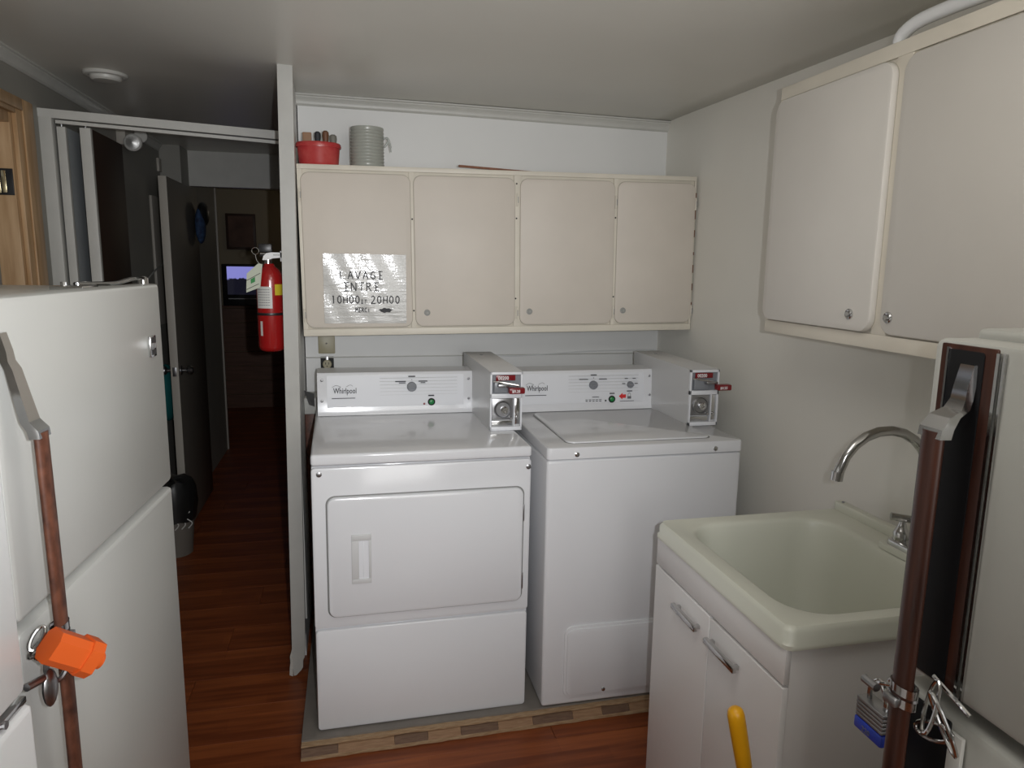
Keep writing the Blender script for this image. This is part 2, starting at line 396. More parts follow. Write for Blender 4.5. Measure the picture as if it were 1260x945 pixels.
# header beam across the hall opening with its folding-door track
bt = setting('trim_5', (-0.5, 1.0, 2.0))
bm = new()
quadring(bm, [[(x, 0.985, z0), (x, 1.03, z0), (x, 1.03, z1), (x, 0.985, z1)] for x, z0, z1 in ((-1.0, 2.015, 2.047), (-0.1, 1.975, 2.007))])
obj('header_beam', bm, M_trim, bt)
bm = new(); quadring(bm, [[(x, 0.995, z0), (x, 1.02, z0), (x, 1.02, z1), (x, 0.995, z1)] for x, z0, z1 in ((-0.945, 1.996, 2.008), (-0.1, 1.958, 1.970))]); obj('door_track', bm, M_trim, bt)
bm = new(); bx(bm, -1.0, -0.955, 0.985, 1.03, FZ, 2.015, 0.002); obj('side_jamb', bm, M_trim, bt)

# pine doorway in the left wall
pd = setting('door_1', (XL, 0.3, FZ))
bm = new(); bx(bm, XL-0.15, XL, 0.74, 0.78, FZ, 1.99, 0.002); obj('jamb', bm, M_pine, pd)
bm = new(); bx(bm, XL-0.15, XL, -0.12, -0.08, FZ, 1.99, 0.002); obj('jamb', bm, M_pine, pd)
bm = new(); bx(bm, XL-0.15, XL, -0.08, 0.74, 1.95, 1.99, 0.002); obj('head_jamb', bm, M_pine, pd)
bm = new(); bx(bm, XL, XL+0.016, 0.76, 0.89, FZ, 2.045, 0.003); bx(bm, XL+0.016, XL+0.024, 0.80, 0.885, FZ, 2.04, 0.003); obj('casing', bm, M_pine, pd)
bm = new(); bx(bm, XL, XL+0.016, -0.26, 0.76, 1.985, 2.045, 0.003); bx(bm, XL+0.016, XL+0.024, -0.26, 0.80, 2.0, 2.04, 0.003); obj('head_casing', bm, M_pine, pd)
bm = new(); bx(bm, XL-0.12, XL-0.07, -0.08, 0.736, FZ, 1.78, 0.002); obj('door_leaf', bm, M_bigrey, pd)
bm = new(); bx(bm, XL-0.060, XL-0.004, 0.735, 0.7405, 1.705, 1.795, 0.001); sp = obj('strike_plate', bm, M_black, pd, 'dark strike plate with bright keeper')
bm = new(); bx(bm, XL-0.056, XL-0.042, 0.730, 0.7355, 1.71, 1.79, 0.002); bx(bm, XL-0.038, XL-0.024, 0.730, 0.7355, 1.712, 1.788, 0.002); obj('keeper', bm, M_brass, sp)

# dropped header far down the hall
bm = new(); bx(bm, -1.0, -0.1, 3.0, 3.06, 1.968, 2.19); struct('wall_header', bm, M_trim)
# wood paneling boards of the far room
for i in range(7):
    bm = new(); bx(bm, -2.09, 0.29, 5.600, 5.619, FZ+0.002+i*0.150, FZ+0.002+i*0.150+0.145, 0.004, 1)
    obj('panel_board', bm, M_paneling, bpy.data.objects['wall_far'])
bm = new(); bx(bm, -2.09, 0.29, 5.54, 5.619, 1.015, 1.035, 0.003); obj('panel_cap', bm, M_paneling, bpy.data.objects['wall_far'])

# ------------------------------------------------------------ platform under the machines
pf = thing('platform', 'low raised platform with grey vinyl top and raw plywood edge under both machines', 'platform', (0.76, 0.5, FZ))
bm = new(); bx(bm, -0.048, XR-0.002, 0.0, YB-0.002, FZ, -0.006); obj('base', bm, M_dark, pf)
def ragged(bm, x0, x1, yf0, yf1, z0, z1, amp, n=60, back=0.05):
    rings = []
    for i in range(n+1):
        t = i/n; x = x0+(x1-x0)*t; y = yf0+(yf1-yf0)*t + random.uniform(-amp, amp)
        rings.append([(x, y, z0), (x, y+back, z0), (x, y+back, z1), (x, y, z1)])
    quadring(bm, rings)
bm = new(); ragged(bm, -0.048, XR-0.002, -0.030, -0.004, -0.006, 0.0, 0.0015, back=1.0); obj('vinyl_top', bm, M_vinyl, pf)
bm = new(); ragged(bm, -0.048, XR-0.002, -0.052, -0.024, -0.011, -0.006, 0.003); obj('plywood_layer', bm, M_ply, pf)
xx = -0.048; i = 0
while xx < XR-0.03:
    ln = random.uniform(0.10, 0.22); x1 = min(xx+ln, XR-0.002)
    bm = new(); a = (xx+0.05)/1.6; yf = -0.068+0.028*a
    quadring(bm, [[(xx+0.0005, yf-0.004, -0.031), (xx+0.0005, yf+0.06, -0.031), (xx+0.0005, yf+0.06, -0.012), (xx+0.0005, yf+0.010, -0.012)], [(x1-0.0005, yf-0.001, -0.031), (x1-0.0005, yf+0.06, -0.031), (x1-0.0005, yf+0.06, -0.012), (x1-0.0005, yf+0.013, -0.012)]])
    obj('core_block', bm, M_ply2 if i % 2 == 0 else M_ply3, pf); xx = x1; i += 1
bm = new(); ragged(bm, -0.048, XR-0.002, -0.078, -0.050, -0.0385, -0.031, 0.0015); obj('plywood_layer', bm, M_ply, pf)

# ------------------------------------------------------------ dryer and washer
W, H = 0.690, 0.914
def screws(t, m, pts, r=0.006, dd=0.003):
    for (x, y, z) in pts:
        bm = new(); lathe(bm, [(r, 0), (r, dd*0.6), (r*0.6, dd), (0.0005, dd)], (x, y, z), 'y', 12); obj('screw', bm, m, t)
def console(t, w_, scr, printed):
    """sloped back console; local coords, front foot at y=.56"""
    bm = new()
    prof = [(0.553, 0.915), (0.560, 0.935), (0.566, 1.068), (0.572, 1.076), (0.68, 1.080), (0.69, 1.07), (0.69, 0.915)]
    quadring(bm, [[(x, y, z) for y, z in prof] for x in (0.010, w_)]); obj('console', bm, M_app, t)
    bm = new(); quadring(bm, [[(x, 0.5575, 0.945), (x, 0.568, 0.945), (x, 0.573, 1.066), (x, 0.5635, 1.066)] for x in (0.045, w_-0.035)])
    cp = obj('control_plate', bm, M_panel, t)
    screws(t, M_steel, scr, 0.005, 0.003)
    FT = (90, 0, 0)
    text('brand_lettering', 'Whirlpool', cp, (0.068, 0.558, 0.999), 0.030, FT, M_ink, xs=0.68, off=0.0002)
    bm = new()
    tube(bm, crv([(0.064+0.0, 0.558, 1.023), (0.078, 0.558, 1.030), (0.095, 0.5585, 1.024), (0.088, 0.5585, 1.021)]), 0.0007, 5)
    tube(bm, crv([(0.115, 0.5585, 1.024), (0.130, 0.5585, 1.031), (0.140, 0.5585, 1.026)]), 0.0006, 5)
    obj('brand_swirl', bm, M_greyink, cp)
    bm = new(); bx(bm, 0.062, 0.148, 0.556, 0.5595, 0.9795, 0.9815); obj('print_line', bm, M_ink, cp)
    bm = new()
    for i in range(9): bx(bm, 0.24, w_-0.06, 0.5595, 0.5645, 0.950+0.013*i, 0.9504+0.013*i)
    obj('print_line', bm, M_fgrey, cp, kind='stuff')
    return cp
def knob(t, x, z, r=0.0185):
    bm = new(); lathe(bm, [(r, -0.006), (r, 0.008), (r*0.9, 0.011), (0.0005, 0.011)], (x, 0.560, z), 'y', 24)
    bx(bm, x-r*0.8, x+r*0.8, 0.541, 0.550, z-0.003, z+0.003, 0.001); k = obj('control_knob', bm, M_knob, t)
    return k
def pushbutton(t, x, z):
    bm = new(); lathe(bm, [(0.0145, -0.006), (0.0145, 0.004), (0.012, 0.006), (0.0105, 0.003), (0.0005, 0.003)], (x, 0.560, z), 'y', 24); b_ = obj('start_button_ring', bm, M_black, t)
    bm = new(); lathe(bm, [(0.0100, 0.002), (0.0095, 0.007), (0.006, 0.009), (0.0005, 0.009)], (x, 0.560, z), 'y', 20); obj('start_button', bm, M_green, b_)
def marks(t, lst, m=None, name='printed_mark'):
    bm = new()
    for (x, z, w_, h_) in lst: bx(bm, x-w_/2, x+w_/2, 0.5545, 0.561, z-h_/2, z+h_/2)
    obj(name, bm, m or M_ink, t, kind='stuff')
def coin_box(machine, label, slide_out):
    x0, x1, yf, yb = 0.598, 0.713, 0.235, 0.760
    bm = new()
    prof = [(yf, 0.9142), (yf, 1.120), (yf+0.006, 1.124), (yb, 1.128), (yb, 1.02), (0.70, 1.02), (0.70, 0.9142)]
    quadring(bm, [[(x, y, z) for y, z in prof] for x in (x0, x1)]); t = obj('coin_meter', bm, M_galv, machine, label)
    bm = new(); lathe(bm, [(0.007, 0), (0.007, 0.004), (0.0005, 0.004)], (x0+0.055, 0.66, 1.125), 'z', 12); obj('top_screw', bm, M_knob, t)
    # front frame
    bm = new()
    for a in ((x0, x0+0.006, 0.9145, 1.122), (x1-0.006, x1, 0.9145, 1.122), (x0, x1, 1.113, 1.122), (x0, x1, 1.030, 1.046), (x0, x1, 0.9145, 0.928), (x1-0.030, x1-0.026, 0.928, 1.03)):
        bx(bm, a[0], a[1], yf-0.012, yf, a[2], a[3], 0.001)
    obj('front_frame', bm, M_panel, t)
    bm = new(); bx(bm, x0+0.006, x1-0.006, yf-0.004, yf, 1.046, 1.113); s_ = obj('slide_bay', bm, M_knob, t)
    bm = new(); bx(bm, x0+0.020, x1-0.026, yf-0.010, yf-0.004, 1.092, 1.111, 0.001); rp = obj('price_plate', bm, M_red, t, 'red plate with white figures')
    text('figures', '00200', t, (x0+0.027, yf-0.0104, 1.095), 0.018, (90, 0, 0), M_whiteink, xs=0.85, off=0.0004)
    # coin slide, pushed out to the right
    bm = new(); bx(bm, x0+0.012, x1-0.045, yf-0.020, yf-0.004, 1.050, 1.088, 0.004); obj('slide_body', bm, M_knob, t)
    bm = new(); tube(bm, [(x0+0.010, yf-0.012, 1.090), (x0+0.04, yf-0.024, 1.087), (x1-0.020, yf-0.036, 1.078)], 0.0042, 8); obj('slide_rail', bm, M_chrome, t)
    xa = x1-0.066 + slide_out
    bm = new(); bx(bm, xa-0.035, xa+0.004, yf-0.040, yf-0.012, 1.072, 1.084, 0.003); obj('slide_finger', bm, M_steel, t)
    bm = new(); bx(bm, xa, xa+0.056, yf-0.058, yf-0.030, 1.052, 1.073, 0.004); sk = obj('coin_slide', bm, M_red, t, 'red coin slide pushed to the side')
    text('figures', '$0.25', t, (xa+0.009, yf-0.0586, 1.0575), 0.013, (90, 0, 0), M_whiteink, off=0.0003)
    # cash box door with round lock
    bm = new(); bx(bm, x0+0.008, x1-0.032, yf-0.006, yf, 0.952, 1.028, 0.001); cd = obj('cash_door', bm, M_steel, t)
    bm = new(); bx(bm, x1-0.026, x1-0.006, yf-0.006, yf, 0.935, 1.028, 0.001); bx(bm, x0+0.008, x1-0.032, yf-0.005, yf, 0.930, 0.948, 0.001); obj('steel_trim', bm, M_chrome, t)
    bm = new(); lathe(bm, [(0.031, 0.0), (0.031, 0.008), (0.028, 0.011), (0.025, 0.007), (0.0005, 0.007)], (x0+0.046, yf-0.004, 0.990), 'y', 32); lk = obj('lock_collar', bm, M_steel, t)
    bm = new(); lathe(bm, [(0.014, 0.0), (0.014, 0.012), (0.011, 0.015), (0.006, 0.015), (0.005, 0.010), (0.0005, 0.010)], (x0+0.050, yf-0.008, 0.988), 'y', 24); obj('lock_barrel', bm, M_chrome, t)
    for xq in (x1-0.040, x1-0.016):
        bm = new(); lathe(bm, [(0.006, 0), (0.006, 0.006), (0.004, 0.009), (0.0005, 0.009)], (xq, yf-0.006, 0.958), 'y', 12); obj('screw', bm, M_chrome, t)
    return t

# --- dryer
DR = thing('dryer', 'white front-loading clothes dryer with a wide rectangular door, left machine on the platform', 'dryer', (0.0, 0.0, 0.0045), None, (0, R(0.36), R(1.12)), local=True)
bm = new(); bx(bm, 0.001, W-0.001, 0.012, 0.70, 0.004, 0.875, 0.004); obj('body', bm, M_app, DR)
bm = new(); slab(bm, MY, 0.0, W, 0.350, 0.872, 0.012, -0.012, 0.0, 0.006); fp = obj('front_panel', bm, M_app, DR)
bm = new(); slab(bm, MY, 0.002, W-0.002, 0.0, 0.344, 0.012, -0.012, 0.001, 0.007); obj('kick_panel', bm, M_app, DR)
bm = new(); bx(bm, 0.0, W, -0.003, 0.70, 0.878, H, 0.009, 4); obj('top_panel', bm, M_app, DR)
bm = new(); slab(bm, MY, 0.041, 0.668, 0.385, 0.783, 0.028, -0.004, 0.0015, 0.001, 8); obj('door_gap', bm, M_seam, fp)
bm = new(); slab(bm, MY, 0.045, 0.664, 0.389, 0.779, 0.026, -0.004, 0.014, 0.008, 8); dd = obj('door', bm, M_app, DR)
# recessed grip: frame and sloped scoop
bm = new()
for a in ((0.116, 0.176, 0.640, 0.660), (0.116, 0.176, 0.500, 0.515), (0.116, 0.138, 0.515, 0.640), (0.168, 0.176, 0.515, 0.640)): bx(bm, a[0], a[1], -0.0185, -0.013, a[2], a[3], 0.0015)
obj('grip_frame', bm, M_galv, dd)
bm = new(); quadring(bm, [[(0.138, -0.0145, z), (0.168, -0.0150, z), (0.168, -0.0142, z), (0.150, -0.0140, z)] for z in (0.515, 0.640)]); bx(bm, 0.150, 0.154, -0.016, -0.014, 0.52, 0.636, 0.0005); obj('grip_scoop', bm, M_panel, dd)
for z in (0.665, 0.43):
    bm = new(); bx(bm, 0.663, 0.668, -0.009, -0.001, z, z+0.055, 0.001); obj('hinge', bm, M_steel, DR)
screws(DR, M_steel, [(0.024, 0.0, 0.853), (0.680, 0.0, 0.846)], 0.0085, 0.004)
cp = console(DR, 0.598, [(0.027, 0.5595, 1.050), (0.026, 0.557, 0.972), (0.582, 0.5595, 1.048), (0.583, 0.557, 0.970)], 'dryer')
knob(DR, 0.361, 1.020); pushbutton(DR, 0.437, 0.959)
bm = new(); lathe(bm, [(0.005, -0.006), (0.005, 0.002), (0.0005, 0.003)], (0.409, 0.560, 0.951), 'y', 12); obj('indicator_lamp', bm, M_red, DR)
marks(cp, [(0.361, 1.060, 0.026, 0.0035), (0.361, 1.047, 0.002, 0.002), (0.318, 1.041, 0.04, 0.003), (0.325, 1.035, 0.025, 0.0018), (0.404, 1.041, 0.034, 0.003), (0.404, 1.035, 0.018, 0.0018), (0.436, 0.984, 0.022, 0.004)])
coin_box(DR, 'grey steel coin meter with red price plate', 0.008)
# --- washer
WS = thing('washer', 'white top-loading washing machine with inset lid, right machine on the platform', 'washing machine', (0.737, -0.024, 0.0), None, (0, 0, 0), local=True)
bm = new(); bx(bm, 0.001, W-0.001, 0.003, 0.70, 0.004, 0.872, 0.010, 3); obj('body', bm, M_app, WS)
bm = new()   # top deck as a frame round the lid
slab(bm, PZ, 0.0, W, -0.002, 0.70, 0.014, 0.876, H, 0.006, 6); tp = obj('top_deck', bm, M_app, WS)
bm = new(); slab(bm, PZ, 0.078, 0.600, 0.040, 0.520, 0.030, H-0.002, H+0.0008, 0.0004, 6); obj('lid_gap', bm, M_seam, tp)
bm = new(); slab(bm, PZ, 0.082, 0.596, 0.045, 0.516, 0.028, H-0.002, H+0.006, 0.004, 6); obj('lid', bm, M_app, WS)
bm = new(); slab(bm, MY, 0.075, 0.52, 0.030, 0.292, 0.030, -0.01, 0.003, 0.002, 7); slab(bm, MY, 0.084, 0.511, 0.039, 0.283, 0.024, 0.002, 0.0075, 0.004, 7); obj('access_panel', bm, M_app, WS)
screws(WS, M_chrome, [(0.099, -0.002, 0.890), (0.588, -0.002, 0.889)], 0.008, 0.004); screws(WS, M_chrome, [(0.217, -0.0075, 0.052)], 0.007, 0.004)
cp = console(WS, 0.598, [(0.027, 0.5595, 1.050), (0.584, 0.5595, 1.050), (0.588, 0.557, 0.972)], 'washer')
knob(WS, 0.344, 1.017, 0.0175); knob(WS, 0.502, 1.015, 0.0135); pushbutton(WS, 0.425, 0.957)
mk = [(0.344, 1.058, 0.024, 0.003), (0.344, 1.046, 0.002, 0.002), (0.302, 1.041, 0.036, 0.0025), (0.384, 1.041, 0.032, 0.0025), (0.425, 0.981, 0.020, 0.0035),
      (0.500, 0.989, 0.022, 0.003), (0.484, 1.041, 0.012, 0.002), (0.518, 1.041, 0.012, 0.002), (0.474, 1.02, 0.012, 0.002), (0.528, 1.02, 0.012, 0.002), (0.355, 0.968, 0.028, 0.0015), (0.490, 0.948, 0.06, 0.0012)]
mk += [(0.317+0.0145*i, 0.951, 0.008, 0.0022) for i in range(5)] + [(0.317+0.0145*i, 0.957, 0.010, 0.0012) for i in range(5)] + [(0.398, 0.952, 0.006, 0.006)]
marks(cp, mk)
bm = new()   # red arrow
ar = [(0.455, 0.968), (0.470, 0.981), (0.470, 0.975), (0.485, 0.975), (0.485, 0.961), (0.470, 0.961), (0.470, 0.955)]
quadring(bm, [[(x, 0.561, z) for x, z in ar], [(x, 0.5565, z) for x, z in ar]]); obj('red_arrow', bm, M_redlogo, cp)
bm = new(); bx(bm, 0.492, 0.508, 0.5565, 0.561, 0.957, 0.967)
tube(bm, crv([(0.495, 0.5575, 0.966), (0.495, 0.5575, 0.976), (0.500, 0.5575, 0.981), (0.505, 0.5575, 0.976), (0.505, 0.5575, 0.966)]), 0.0009, 5); obj('padlock_symbol', bm, M_greyink, cp)
coin_box(WS, 'grey steel coin meter with its slide pushed out', 0.036)

# ------------------------------------------------------------ wall cabinet above the machines
CB = thing('wall_cabinet', 'long cream four-door wall cabinet above the two laundry machines', 'cabinet', (-0.045, 0.704, 1.205), None, (0, R(-0.6), 0))
cx0, cx1, cz0, cz1 = -0.045, XR-0.003, 1.205, 1.850
bm = new(); bx(bm, cx0, cx1, 0.712, YB-0.003, cz0, cz1, 0.002); obj('carcass', bm, M_frame, CB)
bm = new()
doors = [(-0.032, 0.374), (0.387, 0.790), (0.812, 1.212), (1.225, 1.572)]
bx(bm, cx0, cx1, 0.704, 0.713, 1.832, cz1, 0.0015); bx(bm, cx0, cx1, 0.704, 0.713, cz0, 1.232, 0.0015)
xs_ = [cx0, doors[0][0]+0.006, doors[0][1]-0.004, doors[1][0]+0.004, doors[1][1]-0.004, doors[2][0]+0.004, doors[2][1]-0.004, doors[3][0]+0.004, doors[3][1]-0.004, cx1]
for i in range(0, 10, 2): bx(bm, xs_[i], xs_[i+1], 0.7045, 0.713, 1.232, 1.832, 0.001)
obj('face_frame', bm, M_frame, CB)
cdoors = []
for i, (a, b_) in enumerate(doors):
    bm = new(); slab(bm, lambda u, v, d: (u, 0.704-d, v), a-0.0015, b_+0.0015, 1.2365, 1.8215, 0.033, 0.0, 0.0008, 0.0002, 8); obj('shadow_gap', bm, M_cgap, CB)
    bm = new(); slab(bm, lambda u, v, d: (u, 0.704-d, v), a, b_, 1.238, 1.820, 0.032, 0.0008, 0.0045, 0.003, 8)
    d = obj('door', bm, M_door, CB); cdoors.append(d)
    if i:
        bm = new(); lathe(bm, [(0.0125, -0.001), (0.0125, 0.003), (0.010, 0.004), (0.0085, 0.002), (0.006, 0.002), (0.005, 0.005), (0.0005, 0.005)], ((a+0.045, a+0.040, a+0.035)[i-1], 0.6995, 1.292), 'y', 20); lk = obj('cam_lock', bm, M_fgrey, d)
hx = [(-0.038, 0), (0.799, 0), (1.217, 0), (1.574, 0)]
for i, (x, _) in enumerate(hx):
    for z in (1.735, 1.285):
        bm = new(); tube(bm, [(x, 0.7005, z-0.022), (x, 0.6985, z-0.018), (x, 0.698, z+0.022), (x, 0.7005, z+0.026)], 0.0035, 8); h = obj('hinge', bm, M_frame, CB)
        bm = new(); bx(bm, x+0.002, x+0.004, 0.6945, 0.698, z-0.010, z+0.014, 0.0004); obj('hinge_pin', bm, M_knob, h)
bm = new()
for (x, z) in ((0.380, 1.655), (0.797, 1.800), (0.797, 1.665), (0.795, 1.345), (1.218, 1.675), (1.218, 1.350), (0.380, 1.300)): lathe(bm, [(0.0035, 0), (0.0032, 0.001), (0.0005, 0.001)], (x, 0.7045, z), 'y', 8)
obj('screw_hole', bm, M_dark, CB)
bm = new()
for k in range(7):
    z = 1.30+k*0.075; ln = random.uniform(0.01, 0.04); bx(bm, cx1-0.0025, cx1+0.0012, 0.7035, 0.7055, z, z+ln)
obj('chipped_edge', bm, M_brown, CB, 'brown worn spots along the right edge')
# notice taped to the first door: handwriting on shiny tape-covered paper
SG = thing('notice', 'shiny tape-covered handwritten notice stuck on the leftmost door of the wall cabinet', 'sign', (0.035, 0.6965, 1.256))
def tape_mat():
    m = mat('tape_covered_paper', (0.52, 0.51, 0.48), 0.33, coat=0.55)
    nt = m.node_tree; N = nt.nodes; L = nt.links; b = N['Principled BSDF']
    tc = N.new('ShaderNodeTexCoord')
    mp = N.new('ShaderNodeMapping'); mp.inputs['Scale'].default_value = (7, 1, 38); L.new(tc.outputs['Object'], mp.inputs[0])
    n = N.new('ShaderNodeTexNoise'); n.inputs['Scale'].default_value = 1.5; n.inputs['Detail'].default_value = 4; L.new(mp.outputs[0], n.inputs['Vector'])
    n3 = N.new('ShaderNodeTexNoise'); n3.inputs['Scale'].default_value = 130; L.new(tc.outputs['Object'], n3.inputs['Vector'])
    ad = N.new('ShaderNodeMath'); ad.operation = 'MULTIPLY_ADD'; ad.inputs[1].default_value = 0.25; L.new(n3.outputs[0], ad.inputs[0]); L.new(n.outputs[0], ad.inputs[2])
    bp = N.new('ShaderNodeBump'); bp.inputs['Strength'].default_value = 0.6; bp.inputs['Distance'].default_value = 0.0018
    L.new(ad.outputs[0], bp.inputs['Height']); L.new(bp.outputs[0], b.inputs['Normal']); L.new(bp.outputs[0], b.inputs['Coat Normal'])
    return m
M_tape = tape_mat()
bm = new(); nx_, nz_ = 26, 26
# warped sheet: shallow buckles make the flash glint on the upper left
def sheet(u, v):
    return 0.6955 - 0.0012*(0.5+0.5*math.sin(u*21+v*9)) - 0.003*max(0, v-0.55)*max(0, 0.7-u)
fr = [[bm.verts.new((0.035+0.314*i/nx_, sheet(i/nx_, j/nz_), 1.256+0.266*j/nz_)) for i in range(nx_+1)] for j in range(nz_+1)]
bk = [[bm.verts.new((0.035+0.314*i/nx_, 0.6967, 1.256+0.266*j/nz_)) for i in range(nx_+1)] for j in range(nz_+1)]
for j in range(nz_):
    for i in range(nx_):
        bm.faces.new((fr[j][i], fr[j][i+1], fr[j+1][i+1], fr[j+1][i])); bm.faces.new((bk[j][i], bk[j+1][i], bk[j+1][i+1], bk[j][i+1]))
for i in range(nx_): bm.faces.new((fr[0][i], bk[0][i], bk[0][i+1], fr[0][i+1])); bm.faces.new((fr[nz_][i], fr[nz_][i+1], bk[nz_][i+1], bk[nz_][i]))
for j in range(nz_): bm.faces.new((fr[j][0], fr[j+1][0], bk[j+1][0], bk[j][0])); bm.faces.new((fr[j][nx_], bk[j][nx_], bk[j+1][nx_], fr[j+1][nx_]))
pp = obj('paper', bm, M_tape, SG)
FT = (90, 0, 0); yt = 0.6925
def strokes(name, word, x, z, h, adv, r, parent, m):
    """single-stroke hand lettering with serifed bars, as on the notice"""
    G = {'L': [[(0, 1), (0, 0), (.7, 0)]], 'A': [[(0, 0), (.4, 1), (.8, 0)], [(.15, .38), (.65, .38)]], 'V': [[(0, 1), (.4, 0), (.8, 1)]],
         'G': [[(.75, .85), (.45, 1), (.1, .75), (.05, .3), (.4, 0), (.75, .2), (.75, .45), (.45, .45)]],
         'E': [[(0, 1), (.75, 1)], [(.3, 1), (.3, 0)], [(.3, .5), (.65, .5)], [(0, 0), (.75, 0)]], 'N': [[(0, 0), (0, 1), (.7, 0), (.7, 1)]],
         'T': [[(0, 1), (.8, 1)], [(.4, 1), (.4, 0)]], 'R': [[(.05, 0), (.05, 1), (.55, .95), (.6, .65), (.05, .5)], [(.3, .5), (.75, 0)]],
         '1': [[(.2, .85), (.35, 1), (.35, 0)]], '0': [[(.35, 1), (.08, .75), (.08, .25), (.35, 0), (.62, .25), (.62, .75), (.35, 1)]],
         'H': [[(.05, .85), (.05, 0)], [(.65, 1), (.65, 0)], [(-.05, .45), (.7, .45)]], '2': [[(.05, .8), (.35, 1), (.62, .75), (.45, .4), (0, 0), (.75, 0)]],
         'M': [[(0, 0), (.1, 1), (.35, .4), (.65, 1), (.75, 0)]], 'C': [[(.65, .9), (.3, 1), (.05, .6), (.1, .15), (.4, 0), (.68, .12)]], 'I': [[(.3, .75), (.3, 0)], [(.3, .95), (.3, 1.0)]], ' ': []}
    bm = new()
    for ch in word:
        for st in G[ch]:
            [tube(bm, [(x+p[0]*h*0.78, yt, z+p[1]*h), (x+q[0]*h*0.78, yt, z+q[1]*h)], r, 6) for p, q in zip(st[:-1], st[1:])]
        x += adv if ch != ' ' else adv*0.7
    return obj(name, bm, m, parent)
strokes('lettering', 'LAVAGE', 0.098, 1.427, 0.030, 0.0285, 0.0021, pp, M_marker)
strokes('lettering', 'ENTRE', 0.110, 1.381, 0.032, 0.0285, 0.0021, pp, M_marker)
strokes('lettering', '10H00', 0.062, 1.333, 0.030, 0.0225, 0.0023, pp, M_marker)
strokes('lettering', 'ET', 0.174, 1.333, 0.014, 0.013, 0.0014, pp, M_marker)
strokes('lettering', '20H00', 0.212, 1.333, 0.030, 0.0235, 0.0021, pp, M_marker)
strokes('lettering', 'MERCI', 0.152, 1.300, 0.016, 0.0118, 0.0016, pp, M_marker)
bm = new(); 
sc = [(0.2440+0.0235+0.024*math.cos(a)*(1+0.14*math.sin(5*a)), 1.3065+0.0085*math.sin(a)*(1+0.2*math.cos(7*a))) for a in [2*PI*k/28 for k in range(28)]]
quadring(bm, [[(x, 0.6945, z) for x, z in sc], [(x, yt-0.0003, z) for x, z in sc]]); obj('scribble', bm, M_ink, pp, 'black scribbled-out patch')

# things on top of the cabinet
ZT = 1.852
BW = thing('red_bowl', 'oval red glazed bowl holding four knobbed handles, on top of the wall cabinet', 'bowl', (0.028, 0.775, ZT))
bm = new(); lathe(bm, [(0.0005, 0.0), (0.068, 0.0), (0.074, 0.01), (0.080, 0.075), (0.0835, 0.080), (0.080, 0.084), (0.0755, 0.080), (0.070, 0.012), (0.0005, 0.010)], (0.028, 0.775, ZT), 'z', 40, 1.0, 0.75); obj('body', bm, M_bowl, BW)
bm = new(); lathe(bm, [(0.0835, 0.066), (0.0845, 0.072), (0.0835, 0.078), (0.081, 0.078), (0.081, 0.066)], (0.028, 0.775, ZT), 'z', 40, 1.0, 0.75); obj('rim_band', bm, M_bowl, BW)
def peg(x, y, r, h, m, lab, flat=False):
    bm = new()
    if flat: bx(bm, x-r, x+r, y-r*0.6, y+r*0.6, ZT+0.011, ZT+h, 0.003)
    else: lathe(bm, [(0.0005, 0.011), (r*0.8, 0.011), (r*0.8, h*0.7), (r, h*0.86), (r*0.9, h*0.96), (r*0.5, h), (0.0005, h)], (x, y, ZT), 'z', 16)
    single('wooden_peg', bm, m, lab, 'handle', 'knobbed handles in the red bowl')
peg(-0.013, 0.775, 0.0165, 0.122, M_tan, 'square-ended tan handle standing leftmost in the red bowl', True)
peg(0.026, 0.770, 0.0125, 0.126, M_ink, 'black round-topped handle standing second in the red bowl')
peg(0.055, 0.778, 0.013, 0.132, M_brown, 'reddish brown round-topped handle, tallest in the red bowl')
peg(0.083, 0.772, 0.0145, 0.118, M_gry, 'grey-green round-topped handle at the right of the red bowl')
MG = thing('ribbed_jar', 'grey-green ribbed ceramic jar with cloudy hooked handle, on top of the wall cabinet', 'jar', (0.211, 0.775, ZT))
bm = new(); pr = [(0.0005, 0), (0.060, 0.0), (0.0625, 0.004)]
for k in range(11): pr += [(0.0638, 0.011+k*0.0118), (0.0638, 0.014+k*0.0118), (0.0612, 0.018+k*0.0118)]
pr += [(0.0635, 0.144), (0.0625, 0.149), (0.059, 0.149), (0.058, 0.14), (0.058, 0.02), (0.0005, 0.02)]
lathe(bm, pr, (0.211, 0.775, ZT), 'z', 40); obj('body', bm, M_mug, MG)
bm = new(); tube(bm, crv([(0.272, 0.775, ZT+0.112), (0.286, 0.773, ZT+0.116), (0.296, 0.772, ZT+0.100), (0.300, 0.770, ZT+0.078), (0.301, 0.770, ZT+0.064)]), [0.006]*6+[0.008]*6+[0.007]*6+[0.004]*7, 8, flat=0.6)
tube(bm, crv([(0.273, 0.775, ZT+0.080), (0.282, 0.774, ZT+0.088), (0.290, 0.773, ZT+0.102)]), 0.004, 8); obj('handle', bm, M_glass, MG)
bm = new(); tube(bm, [(0.565, 0.745, ZT+0.0205), (0.90, 0.86, ZT+0.0225), (1.25, 1.0, ZT+0.0245)], 0.008, 6, flat=0.6); single('wood_strip', bm, M_stick, 'thin reddish wooden strip lying on top of the wall cabinet', 'wood strip')

